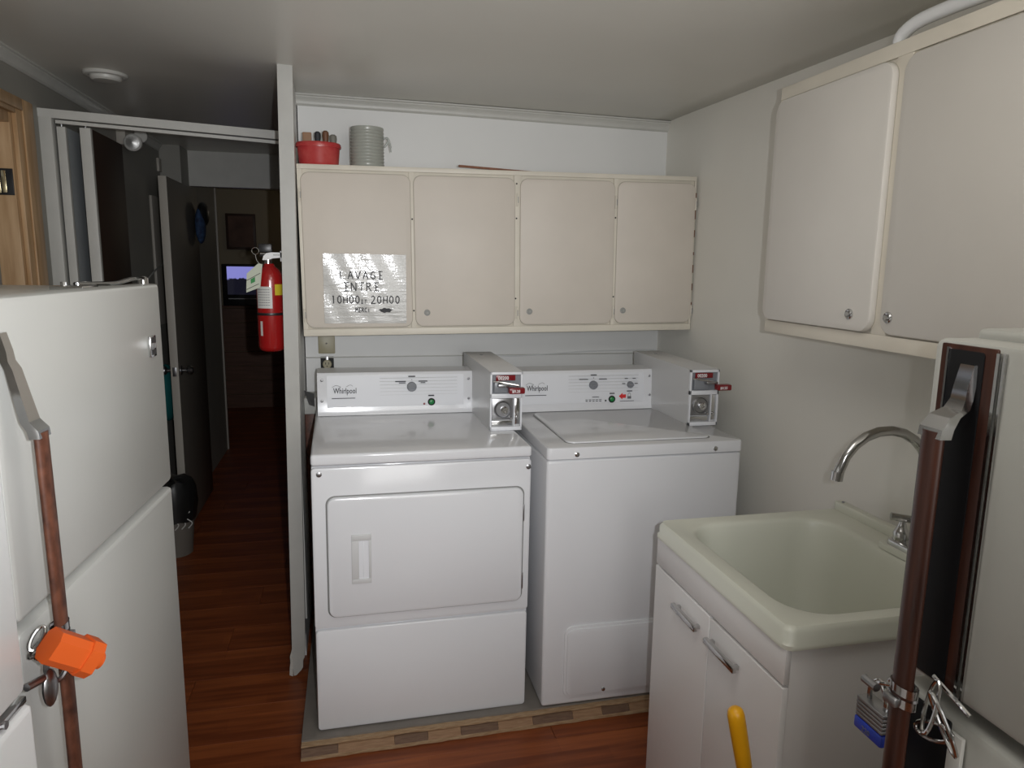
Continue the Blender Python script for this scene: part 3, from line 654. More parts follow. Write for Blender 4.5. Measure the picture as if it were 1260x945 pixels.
# outlet plate and bare receptacle under the cabinet
bm = new(); slab(bm, lambda u, v, d: (u, YB-d, v), -0.008, 0.063, 1.095, 1.20, 0.004, 0, 0.006, 0.003); o = single('wall_plate', bm, M_outlet, 'almond blank wall plate half hidden under the wall cabinet', 'wall plate')
bm = new()
for z in (1.185, 1.140): lathe(bm, [(0.004, 0), (0.003, 0.002), (0.0005, 0.002)], (0.027, YB-0.006, z), 'y', 10)
obj('screw', bm, M_gry, o)
RC = thing('receptacle', 'uncovered electrical receptacle in its dark box above the dryer console', 'outlet', (0.028, YB, 1.03))
bm = new(); bx(bm, 0.000, 0.056, YB-0.003, YB, 1.022, 1.082, 0.001); obj('box', bm, M_dark, RC)
bm = new(); bx(bm, 0.022, 0.034, YB-0.012, YB-0.003, 1.02, 1.084, 0.001); obj('strap', bm, M_steel, RC)
bm = new(); lathe(bm, [(0.019, 0.0), (0.019, 0.013), (0.017, 0.015), (0.0005, 0.015)], (0.028, YB-0.003, 1.050), 'y', 20); rf = obj('socket_face', bm, M_outlet, RC)
bm = new()
for x in (0.021, 0.035): bx(bm, x-0.0012, x+0.0012, YB-0.0195, YB-0.017, 1.049, 1.058)
lathe(bm, [(0.0025, 0), (0.0025, 0.0015), (0.0005, 0.0015)], (0.028, YB-0.018, 1.041), 'y', 8); obj('slot', bm, M_dark, rf)
# slack white cord along the wall behind the washer
bm = new(); tube(bm, crv([(0.715, YB-0.009, 1.085), (0.85, YB-0.006, 1.074), (1.0, YB-0.006, 1.079), (1.2, YB-0.006, 1.090), (1.4, YB-0.006, 1.094), (1.57, YB-0.006, 1.097)]), 0.0028, 6); single('power_cord', bm, M_pipe, 'thin white cord strung along the wall behind the washer', 'cord')
# items in the gap between partition and dryer
bm = new(); quadring(bm, [[(-0.062, 0.86, 0.965), (-0.020, 0.83, 0.957), (-0.020, 0.835, 0.957), (-0.062, 0.865, 0.965)], [(-0.044, 0.86, 0.905), (-0.020, 0.83, 0.902), (-0.020, 0.835, 0.902), (-0.044, 0.865, 0.905)]]); single('metal_flap', bm, M_steel, 'bent grey metal flap beside the dryer console against the partition', 'metal plate')
bm = new(); bx(bm, -0.064, -0.012, 0.90, 1.035, 0.0, 0.86, 0.002); single('wooden_board', bm, M_wood_old, 'reddish brown board standing in the gap behind the dryer', 'board')
bm = new(); bx(bm, -0.064, -0.012, 0.875, 1.035, 0.861, 0.93, 0.004); single('white_box', bm, M_trim, 'small white box sitting on the brown board behind the dryer', 'box')

# ------------------------------------------------------------ right wall cabinet
CR = thing('wall_cabinet', 'cream two-door wall cabinet on the right wall above the utility sink', 'cabinet', (1.43, -1.0, 1.31))
FX = 1.283
def tz(y, a, b_): return a+(b_-a)*((-0.33-y)/1.0)
bm = new()
quadring(bm, [[(FX+0.006, y, 1.315), (XR-0.002, y, 1.315), (XR-0.002, y, 1.968), (FX+0.006, y, 1.968)] for y in (-0.33, -1.32)]); obj('carcass', bm, M_frame, CR)
MXf = lambda u, v, d: (FX-d, u, v)
bm = new()
bx(bm, FX, FX+0.007, -1.32, -0.33, 1.938, 1.970, 0.0015); bx(bm, FX, FX+0.007, -1.32, -0.33, 1.315, 1.348, 0.0015)
bx(bm, FX, FX+0.007, -0.345, -0.33, 1.348, 1.938, 0.001); bx(bm, FX, FX+0.007, -0.80, -0.755, 1.348, 1.938, 0.001); bx(bm, FX, FX+0.007, -1.32, -1.295, 1.348, 1.938, 0.001)
obj('face_frame', bm, M_frame, CR)
for a, b_, ly, fd in ((-0.764, -0.334, -0.699, 0.016), (-1.30, -0.785, -0.812, 0.007)):
    bm = new(); slab(bm, MXf, a-0.0015, b_+0.0015, 1.3495, 1.9345, 0.036, 0, 0.0008, 0.0002, 8); obj('shadow_gap', bm, M_cgap, CR)
    bm = new(); slab(bm, MXf, a, b_, 1.351, 1.933, 0.035, 0.0008, fd, 0.005, 8); d = obj('door', bm, M_rdoor, CR)
    bm = new(); lathe(bm, [(0.0125, -0.001), (0.0125, 0.003), (0.010, 0.005), (0.006, 0.003), (0.005, 0.008), (0.0005, 0.008)], (FX-fd, ly, 1.389), '-x', 20); obj('cam_lock', bm, M_chrome, d)
# white pipe on top of it
bm = new(); tube(bm, crv([(1.30, -0.735, 1.973), (1.298, -0.75, 1.99), (1.30, -0.80, 2.003), (1.312, -0.92, 2.006), (1.33, -1.05, 2.003), (1.36, -1.3, 1.998)]), 0.0145, 12); single('white_hose', bm, M_pipe, 'fat white hose lying along the top of the right cabinet', 'hose')

# ------------------------------------------------------------ utility sink
SK = thing('utility_sink', 'ivory plastic laundry tub set in a white two-door cabinet by the right wall', 'sink', (1.22, -0.74, FZ))
sx0, sx1, sy0, sy1 = 0.926, 1.502, -1.045, -0.440
rings = []
def rr3(x0, x1, y0, y1, r, z, n=7): return [(u, v, z) for u, v in rrect(x0, x1, y0, y1, r, n)]
rings += [rr3(sx0+0.012, sx1, sy0+0.012, sy1-0.008, 0.018, 0.770), rr3(sx0+0.001, sx1, sy0+0.001, sy1, 0.022, 0.772), rr3(sx0, sx1, sy0, sy1, 0.024, 0.781), rr3(sx0+0.004, sx1, sy0+0.004, sy1-0.003, 0.024, 0.786),
          rr3(sx0+0.004, sx1, sy0+0.004, sy1-0.003, 0.024, 0.806), rr3(sx0+0.012, sx1-0.003, sy0+0.012, sy1-0.009, 0.02, 0.815),
          rr3(sx0+0.020, sx1-0.01, sy0+0.020, sy1-0.016, 0.018, 0.814)]
ix0, ix1, iy0, iy1 = sx0+0.058, sx1-0.098, sy0+0.052, sy1-0.048
for ins, z, r in ((-0.008, 0.813, 0.10), (0.0, 0.809, 0.095), (0.004, 0.80, 0.09), (0.008, 0.775, 0.088), (0.022, 0.66, 0.085), (0.034, 0.545, 0.08), (0.05, 0.515, 0.075), (0.09, 0.503, 0.06), (0.17, 0.498, 0.02)):
    rings.append(rr3(ix0+ins, ix1-ins, iy0+ins, iy1-ins, r, z))
bm = new(); quadring(bm, rings, cap0=False); obj('tub', bm, M_tub, SK, ang=50)
bm = new(); bx(bm, sx1-0.028, sx1, sy0+0.01, sy1-0.005, 0.812, 0.838, 0.004, 3); obj('back_ledge', bm, M_tub, SK)
bm = new(); lathe(bm, [(0.004, 0), (0.004, 0.002), (0.0005, 0.002)], (sx1-0.014, sy1-0.025, 0.838), 'z', 10); obj('ledge_screw', bm, M_knob, SK)
bm = new(); slab(bm, PZ, sx1-0.100, sx1-0.035, -0.90, -0.70, 0.02, 0.812, 0.826, 0.004); obj('faucet_deck', bm, M_tub, SK)
bm = new()
bx(bm, 0.945, 1.50, -1.036, -1.018, FZ, 0.771, 0.001); bx(bm, 0.945, 1.50, -0.468, -0.450, FZ, 0.771, 0.001); bx(bm, 1.47, 1.50, -1.018, -0.468, FZ, 0.771, 0.001); bx(bm, 0.95, 1.47, -1.018, -0.468, 0.03, 0.045)
obj('cabinet_body', bm, M_vanity, SK)
bm = new(); bx(bm, 0.932, 0.945, -1.037, -0.449, 0.697, 0.772, 0.0015); obj('top_rail', bm, M_vanity, SK)
for a, b_, hy in ((-0.748, -0.449, (-0.716, -0.590)), (-1.037, -0.752, (-0.893, -0.762))):
    bm = new(); slab(bm, lambda u, v, d: (0.945-d, u, v), a, b_, FZ+0.06, 0.691, 0.002, 0.001, 0.014, 0.002, 2); d = obj('door', bm, M_vanity, SK)
    bm = new(); bx(bm, 0.910, 0.921, hy[0], hy[1], 0.637, 0.651, 0.002); bx(bm, 0.919, 0.931, hy[0]+0.008, hy[0]+0.018, 0.639, 0.648); bx(bm, 0.919, 0.931, hy[1]-0.018, hy[1]-0.008, 0.639, 0.648); obj('bar_handle', bm, M_chrome, d)
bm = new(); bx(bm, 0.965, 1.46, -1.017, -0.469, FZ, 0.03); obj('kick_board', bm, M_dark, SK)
# faucet
bm = new(); slab(bm, PZ, 1.412, 1.462, -0.885, -0.715, 0.02, 0.826, 0.840, 0.005, 6); FC = obj('faucet', bm, M_chrome, SK, 'chrome gooseneck faucet with lever handles')
bm = new(); lathe(bm, [(0.018, 0.839), (0.018, 0.850), (0.0145, 0.862), (0.0145, 0.875), (0.0005, 0.875)], (1.445, -0.80, 0), 'z', 20)
pts = [(1.445, -0.80, 0.86), (1.445, -0.80, 0.95), (1.446, -0.797, 1.02)]
for k in range(0, 11):
    a = R(0+170*k/10); pts.append((1.331+0.112*math.cos(a), -0.795+0.02*k/10, 1.02+0.108*math.sin(a)))
pts.append((1.216, -0.774, 1.02))
tube(bm, pts, 0.0115, 14); obj('spout', bm, M_chrome, FC, ang=60)
bm = new(); tube(bm, [(1.217, -0.774, 1.034), (1.215, -0.774, 1.013)], 0.0135, 14); obj('aerator', bm, M_chrome, FC)
for y_ in (-0.742, -0.858):
    bm = new(); lathe(bm, [(0.019, 0.838), (0.019, 0.856), (0.015, 0.866), (0.011, 0.872), (0.008, 0.884), (0.008, 0.896), (0.0005, 0.896)], (1.437, y_, 0), 'z', 16)
    tube(bm, [(1.412, y_+0.012, 0.898), (1.456, y_-0.012, 0.894)], 0.0095, 10); obj('lever_handle', bm, M_chrome, FC)

# yellow-gripped tool standing in front of the sink
TL = thing('bolt_cutter', 'long-handled tool with yellow rubber grip and black shaft standing before the sink', 'tool', (0.99, -1.09, FZ))
p1 = Vector((0.792, -1.10, 0.712)); p2 = Vector((0.824, -1.095, 0.582)); dv = (p2-p1)
bm = new(); n_ = 14; pts = []; rs = []
for k, (t, r_) in enumerate(((0, 0.002), (0.015, 0.009), (0.05, 0.0135), (0.12, 0.0155), (0.3, 0.0155), (0.7, 0.0150), (0.96, 0.0145), (1.0, 0.012))): pts.append(p1+dv*t); rs.append(r_)
tube(bm, pts, rs, 18); obj('grip', bm, M_yhand, TL, ang=60)
foot = p1+dv*((0.712-FZ-0.02)/0.13)
bm = new(); tube(bm, [p2, foot], 0.0115, 12); obj('shaft', bm, M_black, TL)
bm = new(); ell(bm, (foot.x, foot.y, FZ+0.02), (0.03, 0.02, 0.0195)); obj('foot', bm, M_black, TL)
TL.location = (0.99, -1.09, FZ)

# ------------------------------------------------------------ refrigerators (local: face +X at x=0, hinge edge y=0, handle edge y=-.76)
def fridge(label, loc, rz, group, wood, ztop, zs0, zs1, ME, cap):
    """zs0/zs1: lower edge of upper door, upper edge of lower door (heights above the z=0 datum)"""
    t = thing('refrigerator', label, 'refrigerator', (loc[0], loc[1], FZ), group, (0, 0, rz), local=True)
    o_ = -FZ; D = 0.76
    bm = new(); bx(bm, -0.62, -0.058, -D+0.004, -0.004, 0.03, ztop+o_+cap, 0.008, 3); bx(bm, -0.60, -0.1, -D+0.03, -0.03, 0.0, 0.03); obj('body', bm, ME, t)
    bm = new(); bx(bm, -0.060, -0.048, -D+0.012, -0.012, 0.05, ztop+o_-0.015); obj('gasket', bm, M_fgrey, t)
    bm = new(); slab(bm, PX, -D, 0, zs0+o_, ztop+o_, 0.012, -0.050, 0.0, 0.007, 5); du = obj('upper_door', bm, ME, t)
    bm = new(); slab(bm, PX, -D, 0, 0.10, zs1+o_, 0.010, -0.050, 0.0, 0.010, 5); dl = obj('lower_door', bm, ME, t)
    bm = new(); bx(bm, -0.06, -0.02, -D+0.02, -0.02, 0.03, 0.09, 0.002); obj('toe_grille', bm, M_fgrey, t)
    # top hinge strap
    bm = new(); zt = ztop+o_
    tube(bm, crv([(-0.030, -0.012, zt+0.012), (-0.028, -0.05, zt+0.014), (-0.03, -0.10, zt+0.013), (-0.05, -0.14, zt+0.005), (-0.09, -0.24, zt+0.005)]), 0.008, 8, flat=0.6)
    lathe(bm, [(0.012, -0.004), (0.012, 0.014), (0.008, 0.018), (0.0005, 0.018)], (-0.030, -0.016, zt), 'z', 14)
    bx(bm, -0.13, -0.065, -0.27, -0.19, zt-0.008, zt+0.002, 0.002)
    lathe(bm, [(0.006, 0.0), (0.006, 0.010), (0.0005, 0.010)], (-0.085, -0.21, zt), 'z', 10); lathe(bm, [(0.006, 0.0), (0.006, 0.010), (0.0005, 0.010)], (-0.11, -0.25, zt), 'z', 10)
    obj('hinge_strap', bm, M_chrome, t)
    return t, du, dl, o_
def handle(t, o_, wood, z_top, z_rod, z_bot, z_split, yl, plate):
    """chrome swan-neck mount and wooden rod along the handle edge"""
    if plate:
        bm = new(); slab(bm, PX, yl-0.047, yl+0.034, z_split+o_+0.004, z_top+o_+0.004, 0.002, 0.0, 0.003, 0.001, 2); pl = obj('handle_plate', bm, M_wood, t)
        bm = new(); slab(bm, PX, yl-0.034, yl+0.018, z_split+o_+0.006, z_top+o_-0.002, 0.004, 0.003, 0.0045, 0.0005, 2); obj('black_inlay', bm, M_inlay, pl)
        bm = new(); bx(bm, 0.002, 0.006, yl+0.035, yl+0.039, z_split+o_, z_top+o_); bx(bm, 0.000, 0.004, yl+0.042, yl+0.045, z_split+o_, z_top+o_); bx(bm, 0.003, 0.006, yl-0.036, yl-0.033, z_top+o_-0.12, z_top+o_); obj('chrome_trim', bm, M_chrome, pl)
    # swan neck: swept rectangular section
    bm = new(); sec = []
    for (x, z, hw, th) in ((0.004, z_top-0.018, 0.011, 0.010), (0.010, z_top-0.045, 0.0115, 0.011), (0.012, z_top-0.060, 0.0125, 0.010), (0.018, z_top-0.072, 0.015, 0.010), (0.034, z_rod+0.018, 0.018, 0.012), (0.044, z_rod+0.004, 0.0195, 0.015), (0.046, z_rod-0.008, 0.0195, 0.014)):
        sec.append([(x-th/2, yl-hw, z+o_), (x-th/2, yl+hw, z+o_), (x+th/2, yl+hw*0.9, z+o_), (x+th/2, yl-hw*0.9, z+o_)])
    quadring(bm, sec); obj('handle_mount', bm, M_chrome, t, ang=25)
    bm = new(); rings = []
    for k in range(13):
        z = z_rod+(z_bot-z_rod)*k/12; b_ = 0.046+0.003*math.sin(PI*k/12)
        rings.append([(b_+0.009*math.cos(a)*(1 if math.cos(a) > 0 else 0.8), yl+0.0165*math.sin(a), z+o_) for a in [2*PI*j/14 for j in range(14)]])
    quadring(bm, rings); obj('handle_rod', bm, wood, t, ang=50)
# left refrigerator
FL, du, dl, o_ = fridge('cream white refrigerator on the left with chrome badge and hinge strap on its top', (-0.326, -0.228), R(-3.616), 'matching refrigerators', M_wood_old, 1.432, 0.932, 0.915, M_fridge, -0.006)
handle(FL, o_, M_wood_old, 1.40, 1.232, 0.30, 0.94, -0.737, False)
bm = new(); bx(bm, 0.0, 0.006, -0.105, -0.066, 1.262+o_, 1.312+o_, 0.0015); bd = obj('chrome_badge', bm, M_chrome, FL)
bm = new(); bx(bm, 0.006, 0.0072, -0.098, -0.070, 1.295+o_, 1.309+o_); bx(bm, 0.006, 0.0072, -0.098, -0.070, 1.267+o_, 1.279+o_); obj('badge_inlay', bm, M_black, bd)
bm = new()
for k in range(4): tube(bm, [(0.0065, -0.096+0.007*k, 1.282+o_), (0.0065, -0.092+0.007*k, 1.293+o_)], 0.001, 5)
obj('badge_lettering', bm, M_steel, bd)
# chrome strap wound on the rod plus chain, at the split between the doors
def strap(t, o_, yl, z, xo=0.046):
    bm = new()
    for dz in (0.0, 0.016):
        pts = [(xo+0.0125*math.cos(a), yl+0.021*math.sin(a), z+dz+o_) for a in [2*PI*j/20 for j in range(20)]]
        quadring(bm, [[(p[0], p[1], p[2]-0.006) for p in pts], [(p[0], p[1], p[2]+0.006) for p in pts]], cap0=False, cap1=False)
    obj('hose_clamp', bm, M_chrome, t)
    bm = new(); bx(bm, xo+0.010, xo+0.020, yl-0.014, yl+0.008, z-0.006+o_, z+0.006+o_, 0.002); lathe(bm, [(0.006, 0), (0.006, 0.024), (0.0005, 0.024)], (xo+0.016, yl-0.028, z+o_), 'y', 10); obj('clamp_screw', bm, M_steel, t)
CL = thing('lock_clamp', 'chrome clamp and twisted links round the left refrigerator handle', 'clamp', (-0.326, -0.228, FZ), 'handle clamps', (0, 0, R(-3.616)), local=True)
strap(CL, o_, -0.737, 0.900)
def link_obj(parent, *a):
    bm = new(); link(bm, *a); obj('chain_link', bm, M_chrome, parent)
def link(bm, c, ax1, ax2, a, b_, r, n=16):
    ax1, ax2 = Vector(ax1).normalized(), Vector(ax2).normalized(); c = Vector(c)
    tube(bm, [c + ax1*a*math.cos(2*PI*k/n) + ax2*b_*math.sin(2*PI*k/n) for k in range(n)], r, 8, closed=True)
link_obj(CL, (0.030, -0.765, 0.900+o_), (0.3, 1, 0.5), (1, 0, 0.2), 0.022, 0.009, 0.0032)
link_obj(CL, (0.036, -0.772, 0.888+o_), (0.1, 1, -0.5), (0.5, 0, 1), 0.020, 0.009, 0.0032)
link_obj(CL, (0.026, -0.765, 0.912+o_), (0.2, 0.6, 0.8), (1, 0.5, 0), 0.018, 0.008, 0.0032)
bm = new(); link(bm, (0.055, -0.775, 0.872+o_), (0, 0.1, 1), (0.6, 1, 0), 0.026, 0.017, 0.0042); obj('shackle', bm, M_steel, CL)
# orange plastic lock
OL = thing('orange_lock', 'bright orange plastic lock block hanging beside the left refrigerator handle', 'lock', (-0.326, -0.228, FZ), None, (0, 0, R(-3.616)), local=True)
bm = new()
ax = Vector((0.55, 0.50, -0.62)).normalized(); u_ = ax.cross(Vector((0, 0, 1))).normalized(); v_ = u_.cross(ax)
c0 = Vector((0.058, -0.800, 0.918+o_))
def prism(bm, c0, c1, prof): quadring(bm, [[c + u_*a + v_*b_ for a, b_ in prof] for c in (c0, c1)])
hexa = [(-0.024, -0.014), (-0.024, 0.014), (-0.013, 0.025), (0.016, 0.025), (0.024, 0.014), (0.024, -0.014), (0.013, -0.024), (-0.013, -0.024)]
prism(bm, c0, c0+ax*0.052, hexa); obj('block', bm, M_orange, OL, ang=20)
bm = new(); prism(bm, c0+ax*0.052, c0+ax*0.072, [(a*1.14, b_*1.14) for a, b_ in hexa]); obj('collar', bm, M_orange, OL, ang=20)
bm = new(); tube(bm, [c0+ax*0.070, c0+ax*0.088], 0.013, 18); tube(bm, [c0+ax*0.086, c0+ax*0.090], 0.008, 12); obj('knob', bm, M_orange, OL)

# near-left chest of white enamel: a second cabinet whose edge shows at the frame
FR = thing('freezer', 'white upright freezer edge at the left frame border beside the refrigerator', 'freezer', (-0.326, -0.228, FZ), None, (0, 0, R(-3.616)), local=True)
bm = new(); bx(bm, -0.55, -0.02, -1.50, -0.835, 0.0, 1.30+o_, 0.006); obj('body', bm, M_fridge2, FR)
bm = new(); slab(bm, PX, -1.50, -0.833, 0.868+o_, 1.30+o_, 0.010, -0.018, 0.038, 0.006, 5); obj('upper_door', bm, M_fridge2, FR)
bm = new(); slab(bm, PX, -1.50, -0.828, 0.04, 0.848+o_, 0.012, -0.018, 0.044, 0.010, 5); obj('lower_door', bm, M_fridge2, FR)
bm = new(); bx(bm, 0.010, 0.040, -1.49, -0.836, 0.850+o_, 0.862+o_, 0.003); obj('chrome_strip', bm, M_chrome, FR)
bm = new(); lathe(bm, [(0.006, 0), (0.006, 0.004), (0.0005, 0.004)], (0.040, -0.90, 0.857+o_), 'x', 10); obj('strip_screw', bm, M_steel, FR)
# dark rounded steel lever of that freezer hanging below the orange lock
bm = new()
ell(bm, (0.052, -0.795, 0.846+o_), (0.008, 0.019, 0.030)); tube(bm, [(0.050, -0.80, 0.866+o_), (0.040, -0.835, 0.872+o_)], 0.006, 10); obj('steel_lever', bm, M_steel, FR, 'dark polished rounded lever')

# right refrigerator, facing the other way
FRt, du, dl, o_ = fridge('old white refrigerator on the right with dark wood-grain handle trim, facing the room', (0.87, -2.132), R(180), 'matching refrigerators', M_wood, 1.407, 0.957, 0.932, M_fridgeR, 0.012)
handle(FRt, o_, M_wood, 1.398, 1.30, 0.30, 0.96, -0.698, True)
bm = new(); slab(bm, PX, -0.740, -0.664, 0.30+o_, 0.925+o_, 0.002, 0.0, 0.003, 0.001, 2); lp = obj('lower_handle_plate', bm, M_inlay, FRt)
bm = new(); bx(bm, 0.002, 0.008, -0.660, -0.640, 0.30+o_, 0.918+o_, 0.001); obj('pale_strip', bm, M_trim, lp)
CRt = thing('lock_clamp', 'chrome clamp and long twisted chain links round the right refrigerator handle', 'clamp', (0.87, -2.132, FZ), 'handle clamps', (0, 0, R(180)), local=True)
strap(CRt, o_, -0.698, 0.942)
link_obj(CRt, (0.040, -0.660, 0.955+o_), (0.3, 0.1, -1), (0.3, 1, 0.1), 0.034, 0.011, 0.0026)
link_obj(CRt, (0.040, -0.640, 0.945+o_), (0.2, -0.5, 1), (0.3, 1, 0.3), 0.038, 0.010, 0.0026)
link_obj(CRt, (0.034, -0.658, 0.922+o_), (0, -0.9, -0.45), (0.3, -0.3, 1), 0.030, 0.013, 0.0026)
bm = new(); tube(bm, [(0.010, -0.690, 0.975+o_), (0.014, -0.655, 0.968+o_), (0.012, -0.63, 0.958+o_)], 0.003, 8); obj('steel_bar', bm, M_chrome, CRt)
for b0 in (0,):
    PL = thing('padlock', 'laminated steel padlock with blue base hanging behind the right refrigerator handle', 'padlock', (0.87, -2.132, FZ), None, (0, 0, R(180)), local=True)
    # local y of the lock: world y = -2.147 - local y
    cy_, cz_, cx_ = -0.757, 0.873+o_, 0.030
    for k in range(5):
        bm = new(); slab(bm, PX, cy_-0.026, cy_+0.026, cz_-0.009+k*0.0060, cz_-0.009+k*0.0060+0.0055, 0.001, cx_-0.012, cx_+0.012, 0.0012, 2); obj('steel_plate', bm, M_steel, PL)
    bm = new(); bx(bm, cx_-0.013, cx_+0.013, cy_-0.027, cy_+0.027, cz_-0.028, cz_-0.010, 0.003); bb = obj('blue_base', bm, M_blue, PL, 'blue plastic base')
    text('figures', '220', bb, (cx_+0.0134, cy_-0.010, cz_-0.024), 0.011, (90, 0, 90), M_greyink)
    bm = new(); tube(bm, crv([(cx_, cy_-0.015, cz_+0.018), (cx_, cy_-0.015, cz_+0.038), (cx_, cy_, cz_+0.056), (cx_, cy_+0.015, cz_+0.038), (cx_, cy_+0.015, cz_+0.018)]), 0.0036, 10); obj('shackle', bm, M_chrome, PL)
    link_obj(PL, (cx_+0.004, cy_+0.016, cz_+0.062), (0, 1, 0.5), (1, 0, 0.3), 0.015, 0.008, 0.003); link_obj(PL, (cx_+0.008, cy_+0.032, cz_+0.068), (0.5, 1, 0), (0, 0, 1), 0.015, 0.008, 0.003)

# ------------------------------------------------------------ hall objects
# smoke alarm on the ceiling
bm = new(); zc = ceil_z(-0.757, 0.99)+0.002
lathe(bm, [(0.0005, 0), (0.076, 0), (0.078, -0.006), (0.074, -0.013), (0.062, -0.016), (0.056, -0.011), (0.053, -0.024), (0.046, -0.030), (0.0005, -0.031)], (-0.757, 0.99, zc), 'z', 36)
single('ceiling_alarm', bm, M_trim, 'round white alarm disc on the dark ceiling at upper left', 'smoke alarm')
# folding door leaves, parked open at the left jamb
for x0, x1, ma, lab in ((-0.945, -0.915, M_bigrey, 'grey folding door leaf parked nearest the left wall, white front edge'), (-0.866, -0.828, M_bifold, 'dark brown folding door leaf with white front edge under the header')):
    t = thing('folding_door', lab, 'folding door', ((x0+x1)/2, 1.2, FZ), 'folding door leaves')
    bm = new(); bx(bm, x0+0.002, x1-0.001, 1.022, 1.40, FZ+0.01, 1.985, 0.001); obj('leaf', bm, ma, t)
    bm = new(); bx(bm, x0, x1, 1.0, 1.022, FZ+0.01, 1.985, 0.001); obj('edge_stile', bm, M_trim, t, 'white edge stile')
    bm = new(); tube(bm, [((x0+x1)/2, 1.01, 1.985), ((x0+x1)/2, 1.01, 2.003)], 0.003, 8); obj('pivot_pin', bm, M_steel, t)
# emergency light
EL = thing('emergency_light', 'twin-head emergency light on the hall wall just below the ceiling', 'light', (-0.98, 2.0, 2.09))
bm = new(); bx(bm, -1.0, -0.955, 1.93, 2.15, 2.06, 2.15, 0.006); obj('battery_box', bm, M_jambcream, EL)
for (hx_, hy_, hz_, s) in ((-0.905, 1.90, 2.062, 1), (-0.92, 2.10, 2.125, 0.8)):
    bm = new(); lathe(bm, [(0.0005, 0.045*s), (0.036*s, 0.045*s), (0.042*s, 0.040*s), (0.040*s, 0.015*s), (0.022*s, -0.02*s), (0.0005, -0.03*s)], (hx_, hy_, hz_), 'y', 24); tube(bm, [(hx_, hy_, hz_), (-0.97, hy_+0.06, hz_+0.03)], 0.008, 8)
    hd = obj('lamp_head', bm, M_trim, EL)
    if s == 1:
        bm = new(); lathe(bm, [(0.033, 0.0455), (0.018, 0.047), (0.0005, 0.052)], (hx_, hy_, hz_), 'y', 20); obj('reflector', bm, M_refl, hd)
# casing on the left hall wall
bm = new(); bx(bm, -1.0, -0.985, 2.48, 2.76, 1.1, 1.86, 0.003); single('pale_board', bm, M_jambcream, 'tall pale board fixed on the left hall wall behind the open door', 'board')
bm = new(); tube(bm, crv([(-0.99, 2.83, 2.02), (-0.985, 2.83, 1.70), (-0.975, 2.79, 1.58), (-0.972, 2.60, 1.47), (-0.975, 2.42, 1.43), (-0.99, 2.30, 1.38)]), 0.005, 6); single('dark_cable', bm, M_fgrey, 'thin cable drooping down the left hall wall beside the open door', 'cable')
bm = new(); bx(bm, -1.0, -0.985, 2.70, 2.76, 2.02, 2.10, 0.003); single('thermostat', bm, M_jambcream, 'small pale box on the left hall wall above the cable', 'wall box')
# open hall door
HD = thing('hall_door', 'open hall door with pale edge and dark face, round knobs on both sides', 'door', (-0.80, 2.0, FZ), None, (0, 0, R(0)))
bm = new(); bx(bm, -0.832, -0.794, 2.003, 2.76, FZ+0.012, 1.922, 0.002); lf = obj('leaf', bm, M_hdoor, HD)
bm = new(); bx(bm, -0.833, -0.793, 2.0, 2.004, FZ+0.012, 1.922, 0.0005); obj('edge_strip', bm, M_jambcream, HD, 'pale door edge')
for s in (1, -1):
    bm = new(); lathe(bm, [(0.026, 0), (0.026, 0.005), (0.010, 0.010), (0.010, 0.030), (0.024, 0.040), (0.026, 0.052), (0.018, 0.064), (0.0005, 0.066)], (-0.813+s*0.019, 2.06, 0.885), 'x' if s > 0 else '-x', 20); obj('knob', bm, M_steel, HD)
bm = new(); bx(bm, -0.823, -0.803, 1.9975, 2.0, 0.86, 0.91, 0.0005); obj('latch_plate', bm, M_steel, HD)
# blue checked cap bag hanging on the door
BG = thing('hanging_bag', 'small blue checked bag with dark flap hanging high on the open hall door', 'bag', (-0.75, 2.86, 1.56))
bm = new(); ell(bm, (-0.762, 2.66, 1.70), (0.030, 0.075, 0.11)); obj('pouch', bm, mat('blue_check_cloth', (0.012, 0.022, 0.06), 0.8, col2=(0.04, 0.09, 0.20), vscale=40), BG)
bm = new(); ell(bm, (-0.750, 2.70, 1.77), (0.034, 0.085, 0.075)); obj('flap', bm, M_bag, BG)
# bin with black bag
BN = thing('waste_bin', 'waste bin lined with a black bag standing beside the left refrigerator', 'bin', (-0.80, 1.72, FZ))
bm = new(); lathe(bm, [(0.0005, 0), (0.085, 0), (0.108, 0.28), (0.0005, 0.28)], (-0.80, 1.72, FZ), 'z', 24); obj('bucket', bm, M_hdoor, BN)
bm = new(); pr = []
t_ = []
for (r_, h_) in ((0.112, 0.19), (0.118, 0.27), (0.116, 0.36), (0.10, 0.40), (0.05, 0.405), (0.0005, 0.39)):
    t_.append([(-0.80+(r_+0.006*math.sin(j*2.3+h_*20))*math.cos(2*PI*j/28), 1.72+(r_+0.006*math.sin(j*2.3+h_*20))*math.sin(2*PI*j/28), FZ+h_+0.006*math.sin(j*1.7)) for j in range(28)])
quadring(bm, t_); obj('bin_bag', bm, M_bag, BN)
bm = new()
for k in range(3):
    tube(bm, crv([(-0.765+0.03*k, 1.628+0.012*k, FZ+0.245), (-0.785+0.03*k, 1.624+0.012*k, FZ+0.215), (-0.755+0.03*k, 1.622+0.012*k, FZ+0.185), (-0.775+0.03*k, 1.627+0.012*k, FZ+0.155)]), 0.003, 5)
obj('pale_print', bm, M_label, BN)
bm = new(); ell(bm, (-0.93, 2.30, 0.72), (0.06, 0.09, 0.17)); single('teal_towel', bm, M_teal, 'teal cloth bundle hanging behind the open hall door', 'cloth')
